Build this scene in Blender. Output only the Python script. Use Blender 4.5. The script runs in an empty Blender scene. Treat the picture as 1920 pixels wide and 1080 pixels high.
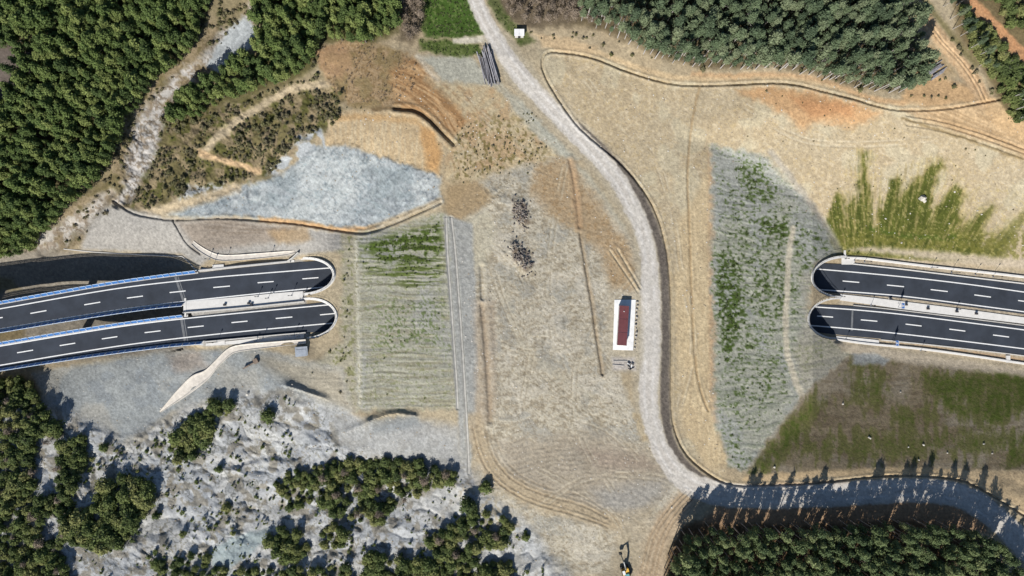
import bpy, bmesh, math, random
import numpy as np

# ------------------------------------------------------------------ camera, sky, sun, exposure
S = bpy.context.scene
COL = S.collection
CAM_H = 256.0                      # drone height above the motorway
PXM = 5.0                          # photograph pixels per metre at motorway level
SUN_EL, SUN_AZ = math.radians(38.0), math.radians(23.0)   # shadows fall 23 degrees clockwise from +Y
cam_d = bpy.data.cameras.new('camera'); cam = bpy.data.objects.new('camera', cam_d); COL.objects.link(cam)
cam.location = (0, 0, CAM_H); cam.rotation_euler = (0, 0, 0)
cam_d.sensor_width = 36.0; cam_d.lens = 36.0 * CAM_H / (1920 / PXM); cam_d.clip_end = 20000.0; cam_d.clip_start = 1.0
S.camera = cam
W = bpy.data.worlds.new('World'); S.world = W; W.use_nodes = True
nt = W.node_tree
sky = nt.nodes.new('ShaderNodeTexSky'); sky.sky_type = 'NISHITA'; sky.sun_disc = False; sky.dust_density = 0.3; sky.ozone_density = 3.0
sky.sun_elevation = SUN_EL; sky.sun_rotation = math.pi + SUN_AZ
nt.links.new(sky.outputs[0], nt.nodes['Background'].inputs[0]); nt.nodes['Background'].inputs[1].default_value = 0.065
sl = bpy.data.lights.new('sun', 'SUN'); sl.energy = 4.6; sl.angle = math.radians(0.5); sl.color = (1.0, 0.955, 0.89)
so = bpy.data.objects.new('sun', sl); COL.objects.link(so)
so.rotation_euler = (math.radians(90) - SUN_EL, 0, -SUN_AZ); so.location = (0, 0, 300)
S.view_settings.view_transform = 'Standard'; S.view_settings.look = 'None'
S.view_settings.exposure = 0.62; S.view_settings.gamma = 1.0; S.view_settings.use_curve_mapping = False
try:
    S.cycles.use_denoising = True
except Exception:
    pass
S.cycles.max_bounces = 5; S.cycles.diffuse_bounces = 3; S.cycles.transparent_max_bounces = 4
rnd = random.Random(11)
R = np.random.RandomState(7)

# ------------------------------------------------------------------ noise and masks (numpy)
def _h(ix, iy, s):
    n = (ix.astype(np.int64) * 374761393 + iy.astype(np.int64) * 668265263 + s * 1442695041) & 0xffffffff
    n = ((n ^ (n >> 13)) * 1274126177) & 0xffffffff
    n = (n ^ (n >> 16)) & 0xffff
    return (n / 65535.0).astype(np.float32)
def vn(x, y, s=0):
    x0 = np.floor(x); y0 = np.floor(y); fx = (x - x0).astype(np.float32); fy = (y - y0).astype(np.float32)
    fx = fx * fx * (3 - 2 * fx); fy = fy * fy * (3 - 2 * fy)
    ix = x0.astype(np.int64); iy = y0.astype(np.int64)
    a = _h(ix, iy, s); b = _h(ix + 1, iy, s); c = _h(ix, iy + 1, s); d = _h(ix + 1, iy + 1, s)
    return a + (b - a) * fx + (c - a) * fy + (a - b - c + d) * fx * fy
def fbm(x, y, s=0, o=4, g=0.5):
    t = 0; a = 1.0; n = 0
    for k in range(o):
        t = t + a * vn(x * 2 ** k + 17.3 * k, y * 2 ** k - 9.1 * k, s + 31 * k); n += a; a *= g
    return t / n
def ss(a, b, x):
    t = np.clip((x - a) / (b - a), 0, 1); return t * t * (3 - 2 * t)

FU0, FU1, FV0, FV1, ST = -50.0, 1970.0, -50.0, 1130.0, 1.8
fu = np.arange(FU0, FU1 + .1, ST); fv = np.arange(FV0, FV1 + .1, ST)
lo = lambda a, e: np.array([a - d for d in (30000, 14000, 7000, 3500, 2000, 1300, 900, 700, 560, 450, 360, 290, 230, 180, 140, 105, 75, 50, 30, 14)])
hi = lambda b: np.array([b + d for d in (14, 30, 50, 75, 105, 140, 180, 230, 290, 360, 450, 560, 700, 900, 1300, 2000, 3500, 7000, 14000, 30000)])
us = np.concatenate([lo(fu[0], 0), fu, hi(fu[-1])]); vs = np.concatenate([lo(fv[0], 0), fv, hi(fv[-1])])
NU, NV = len(us), len(vs)
U, V = np.meshgrid(us, vs)                       # [v, u] survey grid, photograph pixels
U = U.astype(np.float32); V = V.astype(np.float32)
W1 = (fbm(U / 60, V / 60, 1, 3) - .5); W2 = (fbm(U / 60, V / 60, 2, 3) - .5)
w1 = (fbm(U / 9, V / 9, 3, 2) - .5); w2 = (fbm(U / 9, V / 9, 4, 2) - .5)

def win(pts, pad):
    p = np.asarray(pts, float)
    i0 = max(np.searchsorted(us, p[:, 0].min() - pad) - 1, 0); i1 = min(np.searchsorted(us, p[:, 0].max() + pad) + 1, NU)
    j0 = max(np.searchsorted(vs, p[:, 1].min() - pad) - 1, 0); j1 = min(np.searchsorted(vs, p[:, 1].max() + pad) + 1, NV)
    return slice(j0, j1), slice(i0, i1)
def segd(x, y, a, b):
    dx, dy = b[0] - a[0], b[1] - a[1]; L = dx * dx + dy * dy + 1e-9
    t = np.clip(((x - a[0]) * dx + (y - a[1]) * dy) / L, 0, 1)
    return np.hypot(x - a[0] - t * dx, y - a[1] - t * dy), t
def inside(x, y, p):
    r = np.zeros(np.shape(x), bool); n = len(p)
    for k in range(n):
        x0, y0 = p[k][0], p[k][1]; x1, y1 = p[(k + 1) % n][0], p[(k + 1) % n][1]
        if y0 == y1: continue
        r ^= ((y0 > y) != (y1 > y)) & (x < (x1 - x0) * (y - y0) / (y1 - y0) + x0)
    return r
def poly(p, f=6, big=0, small=4):
    """soft mask of a polygon; big/small = how far its edge wanders (px)"""
    m = np.zeros(U.shape, np.float32); s = win(p, f + big + small + 4)
    x = U[s] + W1[s] * big * 2 + w1[s] * small * 2; y = V[s] + W2[s] * big * 2 + w2[s] * small * 2
    d = np.full(x.shape, 1e9, np.float32)
    for k in range(len(p)):
        d = np.minimum(d, segd(x, y, p[k], p[(k + 1) % len(p)])[0])
    d = np.where(inside(x, y, p), d, -d)
    m[s] = ss(-f, f, d); return m
def smooth(p, n=5):
    """Catmull-Rom through the points of a polyline (any number of columns)"""
    p = np.asarray(p, float); q = np.vstack([2 * p[0] - p[1], p, 2 * p[-1] - p[-2]]); out = []
    for k in range(1, len(q) - 2):
        for t in np.arange(n) / n:
            a, b, c, d = q[k - 1:k + 3]
            out.append(.5 * (2 * b + (c - a) * t + (2 * a - 5 * b + 4 * c - d) * t * t + (3 * b - a - 3 * c + d) * t ** 3))
    out.append(p[-1]); return np.array(out)
def lined(p, pad=40, big=0, small=0):
    """distance to a polyline, width interpolated from column 2 if there is one; returns (window, dist, half width, signed side)"""
    p = np.asarray(p, float); s = win(p, pad)
    x = U[s] + W1[s] * big * 2 + w1[s] * small * 2; y = V[s] + W2[s] * big * 2 + w2[s] * small * 2
    d = np.full(x.shape, 1e9, np.float32); w = np.zeros(x.shape, np.float32); sd = np.zeros(x.shape, np.float32)
    for k in range(len(p) - 1):
        dk, t = segd(x, y, p[k], p[k + 1]); c = dk < d
        d[c] = dk[c]
        if p.shape[1] > 2: w[c] = (p[k][2] + (p[k + 1][2] - p[k][2]) * t[c]) / 2
        sg = (p[k + 1][0] - p[k][0]) * (y - p[k][1]) - (p[k + 1][1] - p[k][1]) * (x - p[k][0])
        sd[c] = np.sign(sg[c])
    return s, d, w, sd
def line(p, w=None, f=3, big=0, small=2, sm=True):
    p = np.asarray(p, float)
    if w is not None: p = np.column_stack([p[:, :2], np.full(len(p), w)])
    if sm: p = smooth(p, 4)
    m = np.zeros(U.shape, np.float32)
    s, d, hw, _ = lined(p, p[:, 2].max() / 2 + f + big + small + 4, big, small)
    m[s] = 1 - ss(hw - f, hw + f, d); return m

# ------------------------------------------------------------------ survey: lines read off the photograph (pixels)
ROAD = [(880,-60,29),(886,-20,29),(905,30,29),(933,80,31),(974,140,32),(1033,203,32),(1083,255,32),(1131,304,32),(1163,345,32),(1185,386,32),(1204,430,31),(1216,480,31),(1219,540,36),(1219,620,40),(1217,700,38),(1216,745,35),(1224,800,32),(1248,858,34),(1285,902,41),(1345,925,45),(1420,932,43),(1520,930,43),(1620,924,45),(1700,919,45),(1770,923,45),(1820,938,45),(1868,972,45),(1910,1012,47),(1950,1052,47),(2000,1110,47)]
SHOULDER = [(1085,232,3),(1125,270,6),(1160,308,10),(1190,348,14),(1211,388,15),(1229,432,15),(1242,480,15),(1247,540,14),(1248,620,14),(1247,700,16),(1247,760,16),(1253,810,15),(1275,858,14),(1315,892,9),(1350,904,4)]
DITCH_NE = [(1875,186),(1855,190),(1780,203),(1700,207),(1650,200),(1600,185),(1540,170),(1500,160),(1450,155),(1380,158),(1310,160),(1250,155),(1180,135),(1110,108),(1050,98),(1024,100),(1016,120),(1026,150),(1050,190),(1080,232),(1116,266),(1160,303),(1196,343),(1226,390),(1246,450),(1256,520),(1259,600),(1259,700),(1259,760),(1266,808),(1290,856),(1340,896),(1380,910),(1440,910),(1513,907),(1613,897),(1680,892),(1780,897),(1827,911),(1893,950),(1935,975)]
DITCH_W = [(212,376),(250,400),(300,410),(330,412),(400,409),(470,412),(560,420),(640,433),(690,436),(740,418),(790,397),(826,380)]
DITCH_W2 = [(325,414),(340,440),(352,458),(375,476)]
TRACK_T = [(1312,164),(1302,205),(1295,250),(1289,330),(1293,440),(1297,560),(1304,680),(1316,740),(1328,770)]
GUT = [[(836,408),(839,480),(845,560),(851,650),(856,720),(858,766)], [(846,408),(853,470),(860,560),(867,660),(873,760),(877,830),(879,888)]]
STREAM = [(462,20,34),(445,60,56),(415,100,44),(380,130,34),(345,148,30),(318,172,28),(298,200,40),(278,240,56),(266,290,50),(252,330,34),(236,368,22),(220,384,14)]
STREAM2 = [(205,362,16),(180,390,26),(150,415,36),(115,440,40),(85,462,36)]
PLAT_L = [(352,512),(378,505),(440,499),(500,493),(560,486),(572,490),(574,555),(579,634),(520,640),(440,648),(385,650),(360,645)]
PLAT_R = [(1578,478),(1650,482),(1745,494),(1851,505),(1975,518),(1975,693),(1860,678),(1731,660),(1625,648),(1567,640),(1574,560)]
# carriageways: north edge, north line, south line, south edge as (u, v) rows
CW = {
 'LN': dict(ne=[(-400,646),(-60,580.5),(0,571),(187,538),(300,521.5),(372,512.5),(440,504),(538,494),(600,489)], nl=[(-400,655),(-60,589),(0,579),(213,542),(373,523),(460,515),(623,502)],
            slx=[(-400,696),(-60,628),(0,617),(150,592),(280,573),(440,555),(600,539)], se=[(-400,698),(-60,630),(0,619),(150,594),(280,575),(360,567),(440,560),(600,543)]),
 'LS': dict(ne=[(-400,725),(-60,656.5),(0,647.5),(150,622.5),(280,603.5),(440,585),(600,568)], nl=[(-400,727),(-60,658),(0,649),(150,624),(280,605),(440,588),(600,573)],
            slx=[(-400,766),(-60,695),(0,685),(150,660),(280,641),(440,623),(600,608)], se=[(-400,772),(-60,700.5),(0,690.5),(150,667),(300,647),(384,639),(440,634),(600,622)]),
 'RN': dict(ne=[(1545,494),(1620,498),(1692,506.5),(1779,517),(1920,533.5),(1990,542)], nl=[(1533,504.5),(1620,512),(1731,523),(1830,535),(1920,547.6),(1990,557)],
            slx=[(1543,543.5),(1620,549),(1699,556),(1810,570),(1920,584.5),(1990,594)], se=[(1543,547),(1620,553),(1699,560),(1810,574.5),(1920,589),(1990,598.5)]),
 'RS': dict(ne=[(1536,571),(1600,574.5),(1683,583),(1800,597),(1920,612),(1990,621)], nl=[(1536,576),(1610,581.5),(1687,589),(1800,603),(1920,618.5),(1990,628)],
            slx=[(1524,610.5),(1600,617),(1680,625),(1800,639),(1920,654),(1990,663)], se=[(1524,622),(1584,629),(1650,635),(1731,643),(1830,654),(1920,665),(1990,674)]),
}
DASH = {
 'LN': [(-107,-77,612),(-25,5,597.5),(57,87,585),(158,188,569),(238,268,557),(318,348,547),(400,431,537.7),(483,513,529),(567,597,521.7)],
 'LS': [(-48,-18,672),(32,62,659),(112,141,645.7),(191,220,633.3),(271,301,622),(352,382,612.6),(434,464,603.5),(517,548,595.7),(600,630,589)],
 'RN': [(1580,1611,528.2),(1663,1695,536),(1745,1777,544.8),(1827,1858,555),(1909,1940,565.5)],
 'RS': [(1532,1562,593.5),(1614,1645,601),(1698,1728,609.5),(1780,1810,619),(1862,1892,630),(1944,1974,641)],
}
ARCH_H = 7.6
PORTAL = {  # north end, south end (motorway level), apex (top of arch)
 'LN': ((566,487),(571,549),(624,514)), 'LS': ((571,563),(577,632),(629,592)),
 'RN': ((1586,484),(1577,555),(1524,518)), 'RS': ((1575,561),(1567,633),(1517,595)) }
def proj(x, y, z):
    k = CAM_H / (CAM_H - z); return 960 + x * k * PXM, 540 - y * k * PXM
def unproj(u, v, z):
    k = (CAM_H - z) / CAM_H; return np.array([(u - 960) / PXM * k, (540 - v) / PXM * k, z])
def portal_frame(key):
    n, s, a = PORTAL[key]; N = unproj(*n, 0); Q = unproj(*s, 0); A = unproj(*a, ARCH_H); A[2] = 0
    C = (N + Q) / 2; return C, (N - Q) / 2, A - C
def rim_px(key, t=0.0):
    C, l, ax = portal_frame(key); out = []
    for th in np.linspace(-90, 90, 33):
        r = math.radians(th); c = math.cos(r)
        p = C + l * (1 + t / np.linalg.norm(l)) * math.sin(r) + ax * (1 + t / np.linalg.norm(ax)) * c
        out.append(proj(p[0], p[1], (ARCH_H + t) * c))
    return out

# ------------------------------------------------------------------ terrain heights
CP = [(0,0,14),(200,0,12),(400,0,9),(100,150,8),(250,120,6),(0,300,2),(150,300,-1),(50,430,-8),(300,180,1),(330,160,1),(430,70,4),(460,20,6),(250,300,-2),(220,370,-4),(120,440,-9),
(90,465,-11),(100,500,-15),(0,520,-16),(200,480,-11.6),(300,480,-7.3),(345,478,-5),(340,505,-5),(0,600,-16),(100,600,-15.5),(200,590,-13.5),(300,580,-9),(0,680,-14),(100,690,-11.5),(200,680,-6),(300,670,-4),(380,655,-1.2),
(375,496,-.5),(365,455,0),(450,440,1.5),(550,440,3.5),(450,480,-.3),(540,478,0.3),(250,420,-3),(330,400,0),(420,220,5),(520,200,9),(600,160,12),(420,340,3),(500,320,6),(450,405,2.5),(560,415,4),(640,428,6.5),
(640,350,10),(640,280,14),(720,250,15.5),(820,330,14),(740,350,11.5),(700,425,8.8),(820,380,13.5),(560,280,11),(560,100,13),(650,60,14),(750,40,14),(700,150,15),(850,30,14),(900,120,14.5),(900,250,14.5),
(627,515,7.5),(630,590,7.5),(670,450,8.8),(670,550,9.6),(670,650,9.6),(670,755,9),(830,450,13.6),(830,600,14),(830,750,13.5),(860,600,14.2),(950,450,14.5),(1050,550,14.5),(1150,600,14.5),(1000,750,14),(1150,800,14),
(1000,350,14.5),(1100,900,13.5),(1200,950,13.5),(1180,1060,13),(1000,1020,11.5),(1100,280,15),(1220,480,14.6),(1225,620,14.5),(1230,760,14.3),(1310,905,14),(960,120,15),(900,20,15),(1150,200,17),(1100,110,18),
(1250,200,18.5),(1300,160,20.5),(1290,350,16.5),(1290,600,15.8),(1320,750,15.2),(1340,860,14.3),(1330,400,16.5),(1330,600,16),(1500,160,24),(1700,207,26.5),(1860,190,27),(1600,500,24),(1900,500,26),(1600,700,18),
(1900,700,17),(1500,885,14),(1700,885,14),(1900,900,14.5),(1500,930,13.8),(1700,930,13.8),(1900,1000,14),(1500,60,27),(1700,50,29),(1900,50,31),(1920,250,27),(1250,60,22),(1050,40,17),(1300,1080,13),(1600,1080,14),(1900,1080,15),
(60,760,-6),(100,820,-5),(0,900,-3),(0,1080,2),(150,800,-5),(230,830,-3.5),(300,770,-3),(200,950,0),(200,1080,3),(400,900,1),(400,1080,5),(450,760,1.5),(560,720,4),(560,650,2.5),(640,700,8),(600,790,6),(700,800,10),
(650,840,6),(700,900,5),(850,860,9),(860,800,12),(900,950,10),(700,1060,7),(550,1000,4)]
def rbf(cp, uu, vv):
    c = np.array(cp, float); n = len(c); P = c[:, :2] / 200
    phi = lambda r: np.sqrt(r * r + 0.02)
    A = np.zeros((n + 3, n + 3)); A[:n, :n] = phi(np.hypot(P[:, None, 0] - P[None, :, 0], P[:, None, 1] - P[None, :, 1])) + np.eye(n) * -0.02
    A[:n, n] = 1; A[:n, n + 1:] = P; A[n, :n] = 1; A[n + 1:, :n] = P.T
    w = np.linalg.solve(A, np.concatenate([c[:, 2], np.zeros(3)]))
    gx, gy = np.meshgrid(uu / 200, vv / 200); z = w[n] + w[n + 1] * gx + w[n + 2] * gy
    for k in range(n): z += w[k] * phi(np.hypot(gx - P[k, 0], gy - P[k, 1]))
    return z
gu = np.arange(-200, 2121, 8.0); gv = np.arange(-200, 1281, 8.0); G = rbf(CP, gu, gv)
def bil(G, gu, gv, u, v):
    fx = np.clip((u - gu[0]) / (gu[1] - gu[0]), 0, len(gu) - 1.001); fy = np.clip((v - gv[0]) / (gv[1] - gv[0]), 0, len(gv) - 1.001)
    i = fx.astype(int); j = fy.astype(int); a = fx - i; b = fy - j
    return G[j, i] * (1 - a) * (1 - b) + G[j, i + 1] * a * (1 - b) + G[j + 1, i] * (1 - a) * b + G[j + 1, i + 1] * a * b
Z = bil(G, gu, gv, np.clip(U, -190, 2110), np.clip(V, -190, 1270)).astype(np.float32)
def smin(a, b, k): h = np.clip(.5 + .5 * (b - a) / k, 0, 1); return b + (a - b) * h - k * h * (1 - h)
def smax(a, b, k): return -smin(-a, -b, k)
# the cutting round the right-hand portals
zW = np.interp(U, [1200, 1334, 1524, 1580, 1600], [18.5, 16.2, 8.1, 0.3, -2])
du = np.clip(U, 1300, 2200) - 1584
zN = (474 + .105 * du - V) * .2 * .46; zS = (V - (664 + .115 * du)) * .2 * .30
zC = smax(smax(zW, np.maximum(zN, -2), .7), np.maximum(zS, -2), .7); zC = smax(zC, np.full_like(zC, -.1), .4)
Z = np.where(U > 1240, smin(Z, zC, 1.2), Z)
# hill face above the left-hand portals
M = poly([(548,482),(640,452),(720,440),(720,690),(640,690),(560,640)], 22, 0, 0)
Z = Z + (np.interp(U, [540, 569, 630, 672, 832], [0, .2, 8.1, 9.6, 14.0]) - Z) * M
# lower relief: undulation, ditches, furrows, gullies
forestish = 1 - poly([(640,100),(1700,200),(1940,300),(1940,880),(1300,960),(900,960),(660,780),(560,660),(380,480),(600,430)], 20, 0, 0)
Z += (fbm(U / 70, V / 70, 11, 3) - .5) * (0.5 + 1.6 * forestish)
BAD = np.maximum(poly([(95,752),(150,790),(235,832),(310,782),(430,742),(470,735),(540,735),(620,770),(700,800),(760,790),(850,830),(880,880),(905,930),(985,985),(1065,1090),(1065,1200),(-200,1200),(-200,760)], 18, 8, 4), 0)
BADs = BAD * (1 - .8 * poly([(610,770),(860,780),(870,880),(700,860),(640,840)], 25, 5, 3))
rx, ry = U / 95 + W1 * 1.3, V / 80 + W2 * 1.3; bil2 = np.abs(2 * fbm(U / 44 + W1 * 1.5, V / 38 + W2 * 1.5, 26, 3, .5) - 1)
rdg = 1 - np.abs(2 * fbm(rx, ry, 21, 3, .42) - 1) * 1.6
Z += BADs * (rdg - .35) * 2.0 + BADs * (np.sqrt(bil2) - .5) * 1.0 + BADs * ss(.45,.62,fbm(U/50,V/50,25,2)) * (fbm(U / 10, V / 10, 22, 3) - .5) * .7
GUL = poly([(230,250),(330,190),(420,200),(560,150),(640,150),(640,230),(560,265),(510,330),(420,350),(270,400),(215,385)], 18, 4, 3)
Z += GUL * (fbm(U / 16, V / 16, 23, 4) - .5) * 2.6
MARL = poly([(600,272),(650,272),(700,288),(760,308),(822,330),(826,378),(780,396),(700,428),(640,428),(560,412),(480,406),(420,408),(330,404),(300,397),(380,378),(450,352),(520,332),(560,302)], 7, 4, 6)
Z += MARL * ((1 - np.abs(2 * fbm((U + V * .5) / 26, (V - U * .35) / 60, 24, 5, .6) - 1)) - .6) * 2.0
def carve(p, w, dep, berm=0.0, side=0, sm=True, bw=2.2):
    q = smooth(p, 4) if sm else np.asarray(p, float); q = q[:, :2]
    s, d, _, sd = lined(q, w * 6, 0, .5)
    Z[s] -= dep * (1 - ss(w * .25, w, d))
    if berm:
        k = np.exp(-((d - w * 1.8) / (w * .8)) ** 2) * berm
        Z[s] += k if side == 0 else np.where(sd == side, k, 0)
for st in (STREAM, STREAM2):
    q = smooth(st, 4); s, d, hw, _ = lined(q, 60, 2, 2); Z[s] -= 2.0 * (1 - ss(hw * .3, hw * 1.7, d))
carve(DITCH_NE, 2.6, 0.65, .18); carve(DITCH_W, 2.7, .65, .22); carve(DITCH_W2, 2.6, .6, .2)
carve(TRACK_T, 2.4, .22, .12)
carve([(903,572),(908,620),(914,690),(919,790)], 6, .5, .2); carve([(902,500),(905,560)], 5, .5, .2)
carve([(1088,438),(1098,500),(1110,570),(1120,640),(1130,702)], 3.4, .5, .12); carve([(1068,300),(1078,350),(1086,425)], 4, .3, .15)
carve([(1144,470),(1178,520),(1196,548)], 2.2, .2, .15); carve([(1158,468),(1186,515),(1200,540)], 2.2, .2, .15)
carve([(740,203),(775,206),(800,220),(828,248),(850,270)], 4.5, 1.1, .3)
for o, dp in ((0, .12), (8, .05), (21, .09), (28, .04), (36, .06)):
    carve([(886+o,800-o*.4),(902+o,860-o*.4+o%3),(938+o*.9,908-o*.6),(1000+o*.5-o%5,943-o*.9),(1080+o*.3,966-o+o%4),(1140,988-o*.8)], 2.2, dp, dp * .7)
for k, o in enumerate((-14, -5, 6, 15)):
    carve([(1300+o,920),(1262+o,960),(1232+o,1010),(1212+o,1090)], 2.2, .2, .12)
for o in (0, 8, 18):
    carve([(1700,216+o),(1760,226+o),(1830,246+o),(1930,282+o)], 2.2, .25, .18)
for o in (0, 7):
    carve([(1695+o,-30),(1722+o,20),(1760+o,75),(1800+o,118),(1826+o,155),(1842+o,188)], 2.4, .18, .08)
for g in GUT: carve(g, 3.0, .35, .1)
carve([(668,450),(671,560),(674,680),(675,756)], 3, -.15)
# churned plateau, tilled rows, rubble heaps
PLATEAU = poly([(842,400),(905,335),(1055,296),(1130,380),(1195,470),(1203,545),(1150,560),(1148,680),(1196,800),(1285,905),(1250,985),(1190,1080),(1040,1080),(960,985),(905,930),(885,830),(872,600)], 10, 6, 4)
st1 = fbm(U / 9 + W1 * 4, V / 5 + W2 * 6, 31, 4, .65); Z += PLATEAU * (st1 - .5) * .24
LOW = poly([(930,830),(1130,810),(1210,840),(1265,900),(1225,950),(1150,985),(1000,935),(950,900)], 18, 10, 3)
ang = np.sin((np.hypot(U - 1090, (V - 1150) * 1.15) + W1 * 26) / 1.75); Z += LOW * ang * .035 * ss(.35, .6, fbm(U / 30, V / 30, 36, 2))
FIELD = poly([(668,440),(700,436),(826,398),(836,400),(856,765),(668,768)], 8, 2, 6)
FIELD2 = poly([(600,440),(668,440),(668,768),(560,700),(640,640),(640,480)], 8, 4, 4)
row = fbm(U / 70, V / 3.6 + W2 * 2, 33, 2); Z += np.maximum(FIELD, FIELD2 * .6) * (row - .5) * .42
RFIELD = poly([(1334,274),(1438,296),(1500,362),(1552,430),(1572,472),(1524,496),(1508,600),(1560,645),(1592,668),(1505,745),(1402,880),(1372,872),(1346,800),(1338,700),(1336,500)], 9, 4, 7)
row2 = fbm(U / 38, V / 3.8 + W2 * 5 + (U - 1480) * (V - 560) / 5200, 34, 2); Z += RFIELD * (row2 - .5) * .34
for (a, b, r, h) in [(972,384,14,1.3),(980,408,12,1.2),(962,462,12,1.0),(975,485,16,1.5),(985,500,12,1.1),(948,478,9,.7),(930,370,26,.6),(815,318,20,.5)]:
    d = np.hypot(U - a, V - b); s = d < r * 2.2
    Z[s] += (h * np.exp(-(d[s] / r) ** 2) * (.6 + .8 * fbm(U[s] / 5, V[s] / 5, 35, 3)))
# scarps in the grey marl south of the left cutting
for (p, h) in [([(540,728),(575,738),(605,748)], 1.6), ([(692,792),(720,782),(745,778),(775,782)], 1.8), ([(650,812),(690,796)], 1.2)]:
    q = smooth(p, 4); s, d, _, sd = lined(q, 40, 3, 1); Z[s] += h * np.exp(-(d / 9) ** 2) * np.where(sd < 0, 1, .2)
# white road bed smoothed, building pad, motorway platforms, portal openings
ROADM = line(ROAD, f=2.5, small=2.5)
PAD = poly([(1146,552),(1196,552),(1196,668),(1146,668)], 10, 0, 0); Z += (14.45 - Z) * PAD
def plat(p, z, f):
    global Z
    m = poly(p, f, 0, 0); Z = Z + (z - Z) * m
PL = poly(PLAT_L, 5, 0, 0); Z = Z + (-.22 - Z) * PL
PR = poly(PLAT_R, 5, 0, 0); Z = Z + (-.22 - Z) * PR
OPEN = np.zeros(U.shape, bool)
for k in PORTAL:
    C, l, ax = portal_frame(k); p = rim_px(k, .45)
    back = C - ax * .9; e1 = back + l; e2 = back - l
    OPEN |= inside(U, V, p + [proj(e1[0], e1[1], 0), proj(e2[0], e2[1], 0)])
Z[OPEN] = -.22
# valley under the viaducts must stay clear of the decks
VD = poly([(-2000,560),(0,545),(344,500),(344,655),(0,710),(-2000,740)], 6, 0, 0); Z = np.where(VD > .5, np.minimum(Z, -4.2), Z)
def Zat(u, v):
    u = np.atleast_1d(np.asarray(u, float)); v = np.atleast_1d(np.asarray(v, float))
    i = np.clip(np.searchsorted(us, u) - 1, 0, NU - 2); j = np.clip(np.searchsorted(vs, v) - 1, 0, NV - 2)
    a = np.clip((u - us[i]) / (us[i + 1] - us[i]), 0, 1); b = np.clip((v - vs[j]) / (vs[j + 1] - vs[j]), 0, 1)
    return Z[j, i] * (1 - a) * (1 - b) + Z[j, i + 1] * a * (1 - b) + Z[j + 1, i] * (1 - a) * b + Z[j + 1, i + 1] * a * b
def at(u, v, z=None, dz=0.0):
    """plan position of a surveyed point: the photograph's pixel put down at its own height on the terrain"""
    if z is None: z = float(Zat(u, v)[0]) + dz
    return unproj(u, v, z)

# ------------------------------------------------------------------ ground colours (soil, marl, grass, gravel; viaduct valley has some shade mixed in)
Cc = np.zeros(U.shape + (3,), np.float32)
def rgb(c): return np.array(c, np.float32) / 255
def pc(m, c, a=1.0):
    global Cc
    m = (m * a)[..., None]; Cc += (rgb(c) - Cc) * m
def thr(n, a, b): return ss(a, b, n)
N1 = fbm(U / 90, V / 90, 41, 4); N2 = fbm(U / 22, V / 22, 42, 4); N3 = fbm(U / 6, V / 6, 43, 3); N4 = fbm(U / 3.2, V / 3.2, 44, 2)
NR = fbm(U / 40, V / 3.4 + W2 * 3, 45, 3, .6); NS = fbm(U / 3.6 + W1 * 3, V / 34, 46, 3, .6)
rlz = 1 - np.abs(2 * fbm(U / 14 + W1, V / 20 + W2, 69, 3, .6) - 1)
GREEN, GREEN2, OLIVE = (84,104,42), (98,112,52), (112,110,60)
Cc[:] = rgb((190,176,148))
pc(thr(N1, .4, .7), (182,164,134), .7)
# forest floors
FA = [(-400,-400),(400,-400),(402,0),(388,40),(372,80),(335,128),(300,150),(288,190),(255,215),(236,250),(215,300),(188,338),(165,368),(130,398),(88,440),(66,468),(-20,492),(-400,540)]
FA2 = [(470,-400),(752,-400),(750,60),(690,88),(605,78),(592,128),(545,158),(500,172),(430,193),(400,212),(370,228),(322,234),(308,205),(332,165),(400,140),(432,112),(472,108),(492,60),(472,30)]
FB = [(935,-400),(1690,-400),(1692,0),(1720,60),(1728,110),(1732,148),(1690,172),(1640,168),(1590,160),(1520,136),(1450,122),(1380,128),(1300,122),(1230,105),(1180,80),(1130,55),(1060,45),(990,52),(945,28),(925,-20)]
FC = [(1765,-400),(2300,-400),(2300,300),(1920,240),(1880,205),(1862,165),(1835,115),(1795,65)]
FD = [(1236,1090),(1256,1030),(1282,984),(1330,974),(1420,978),(1520,974),(1620,970),(1720,968),(1785,976),(1825,998),(1858,1028),(1884,1068),(1930,1120),(2300,1500),(1200,1500)]
FE = [(-400,705),(58,712),(88,770),(110,800),(122,830),(118,880),(140,960),(120,1040),(135,1090),(135,1500),(-400,1500)]
for p, c in ((FA, (92,86,62)), (FA2, (100,96,62)), (FB, (116,104,80)), (FC, (128,114,84)), (FE, (92,88,66)), (FD, (120,98,74))):
    pc(poly(p, 9, 6, 4), c)
pc(poly([(935,-400),(1110,-400),(1090,40),(1060,48),(990,55),(945,28),(925,-20)], 10, 6, 5), (116,104,86))
pc(poly([(0,85),(60,90),(58,160),(20,235),(-60,250),(-60,90)], 10, 4, 4), (118,108,100))
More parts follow.
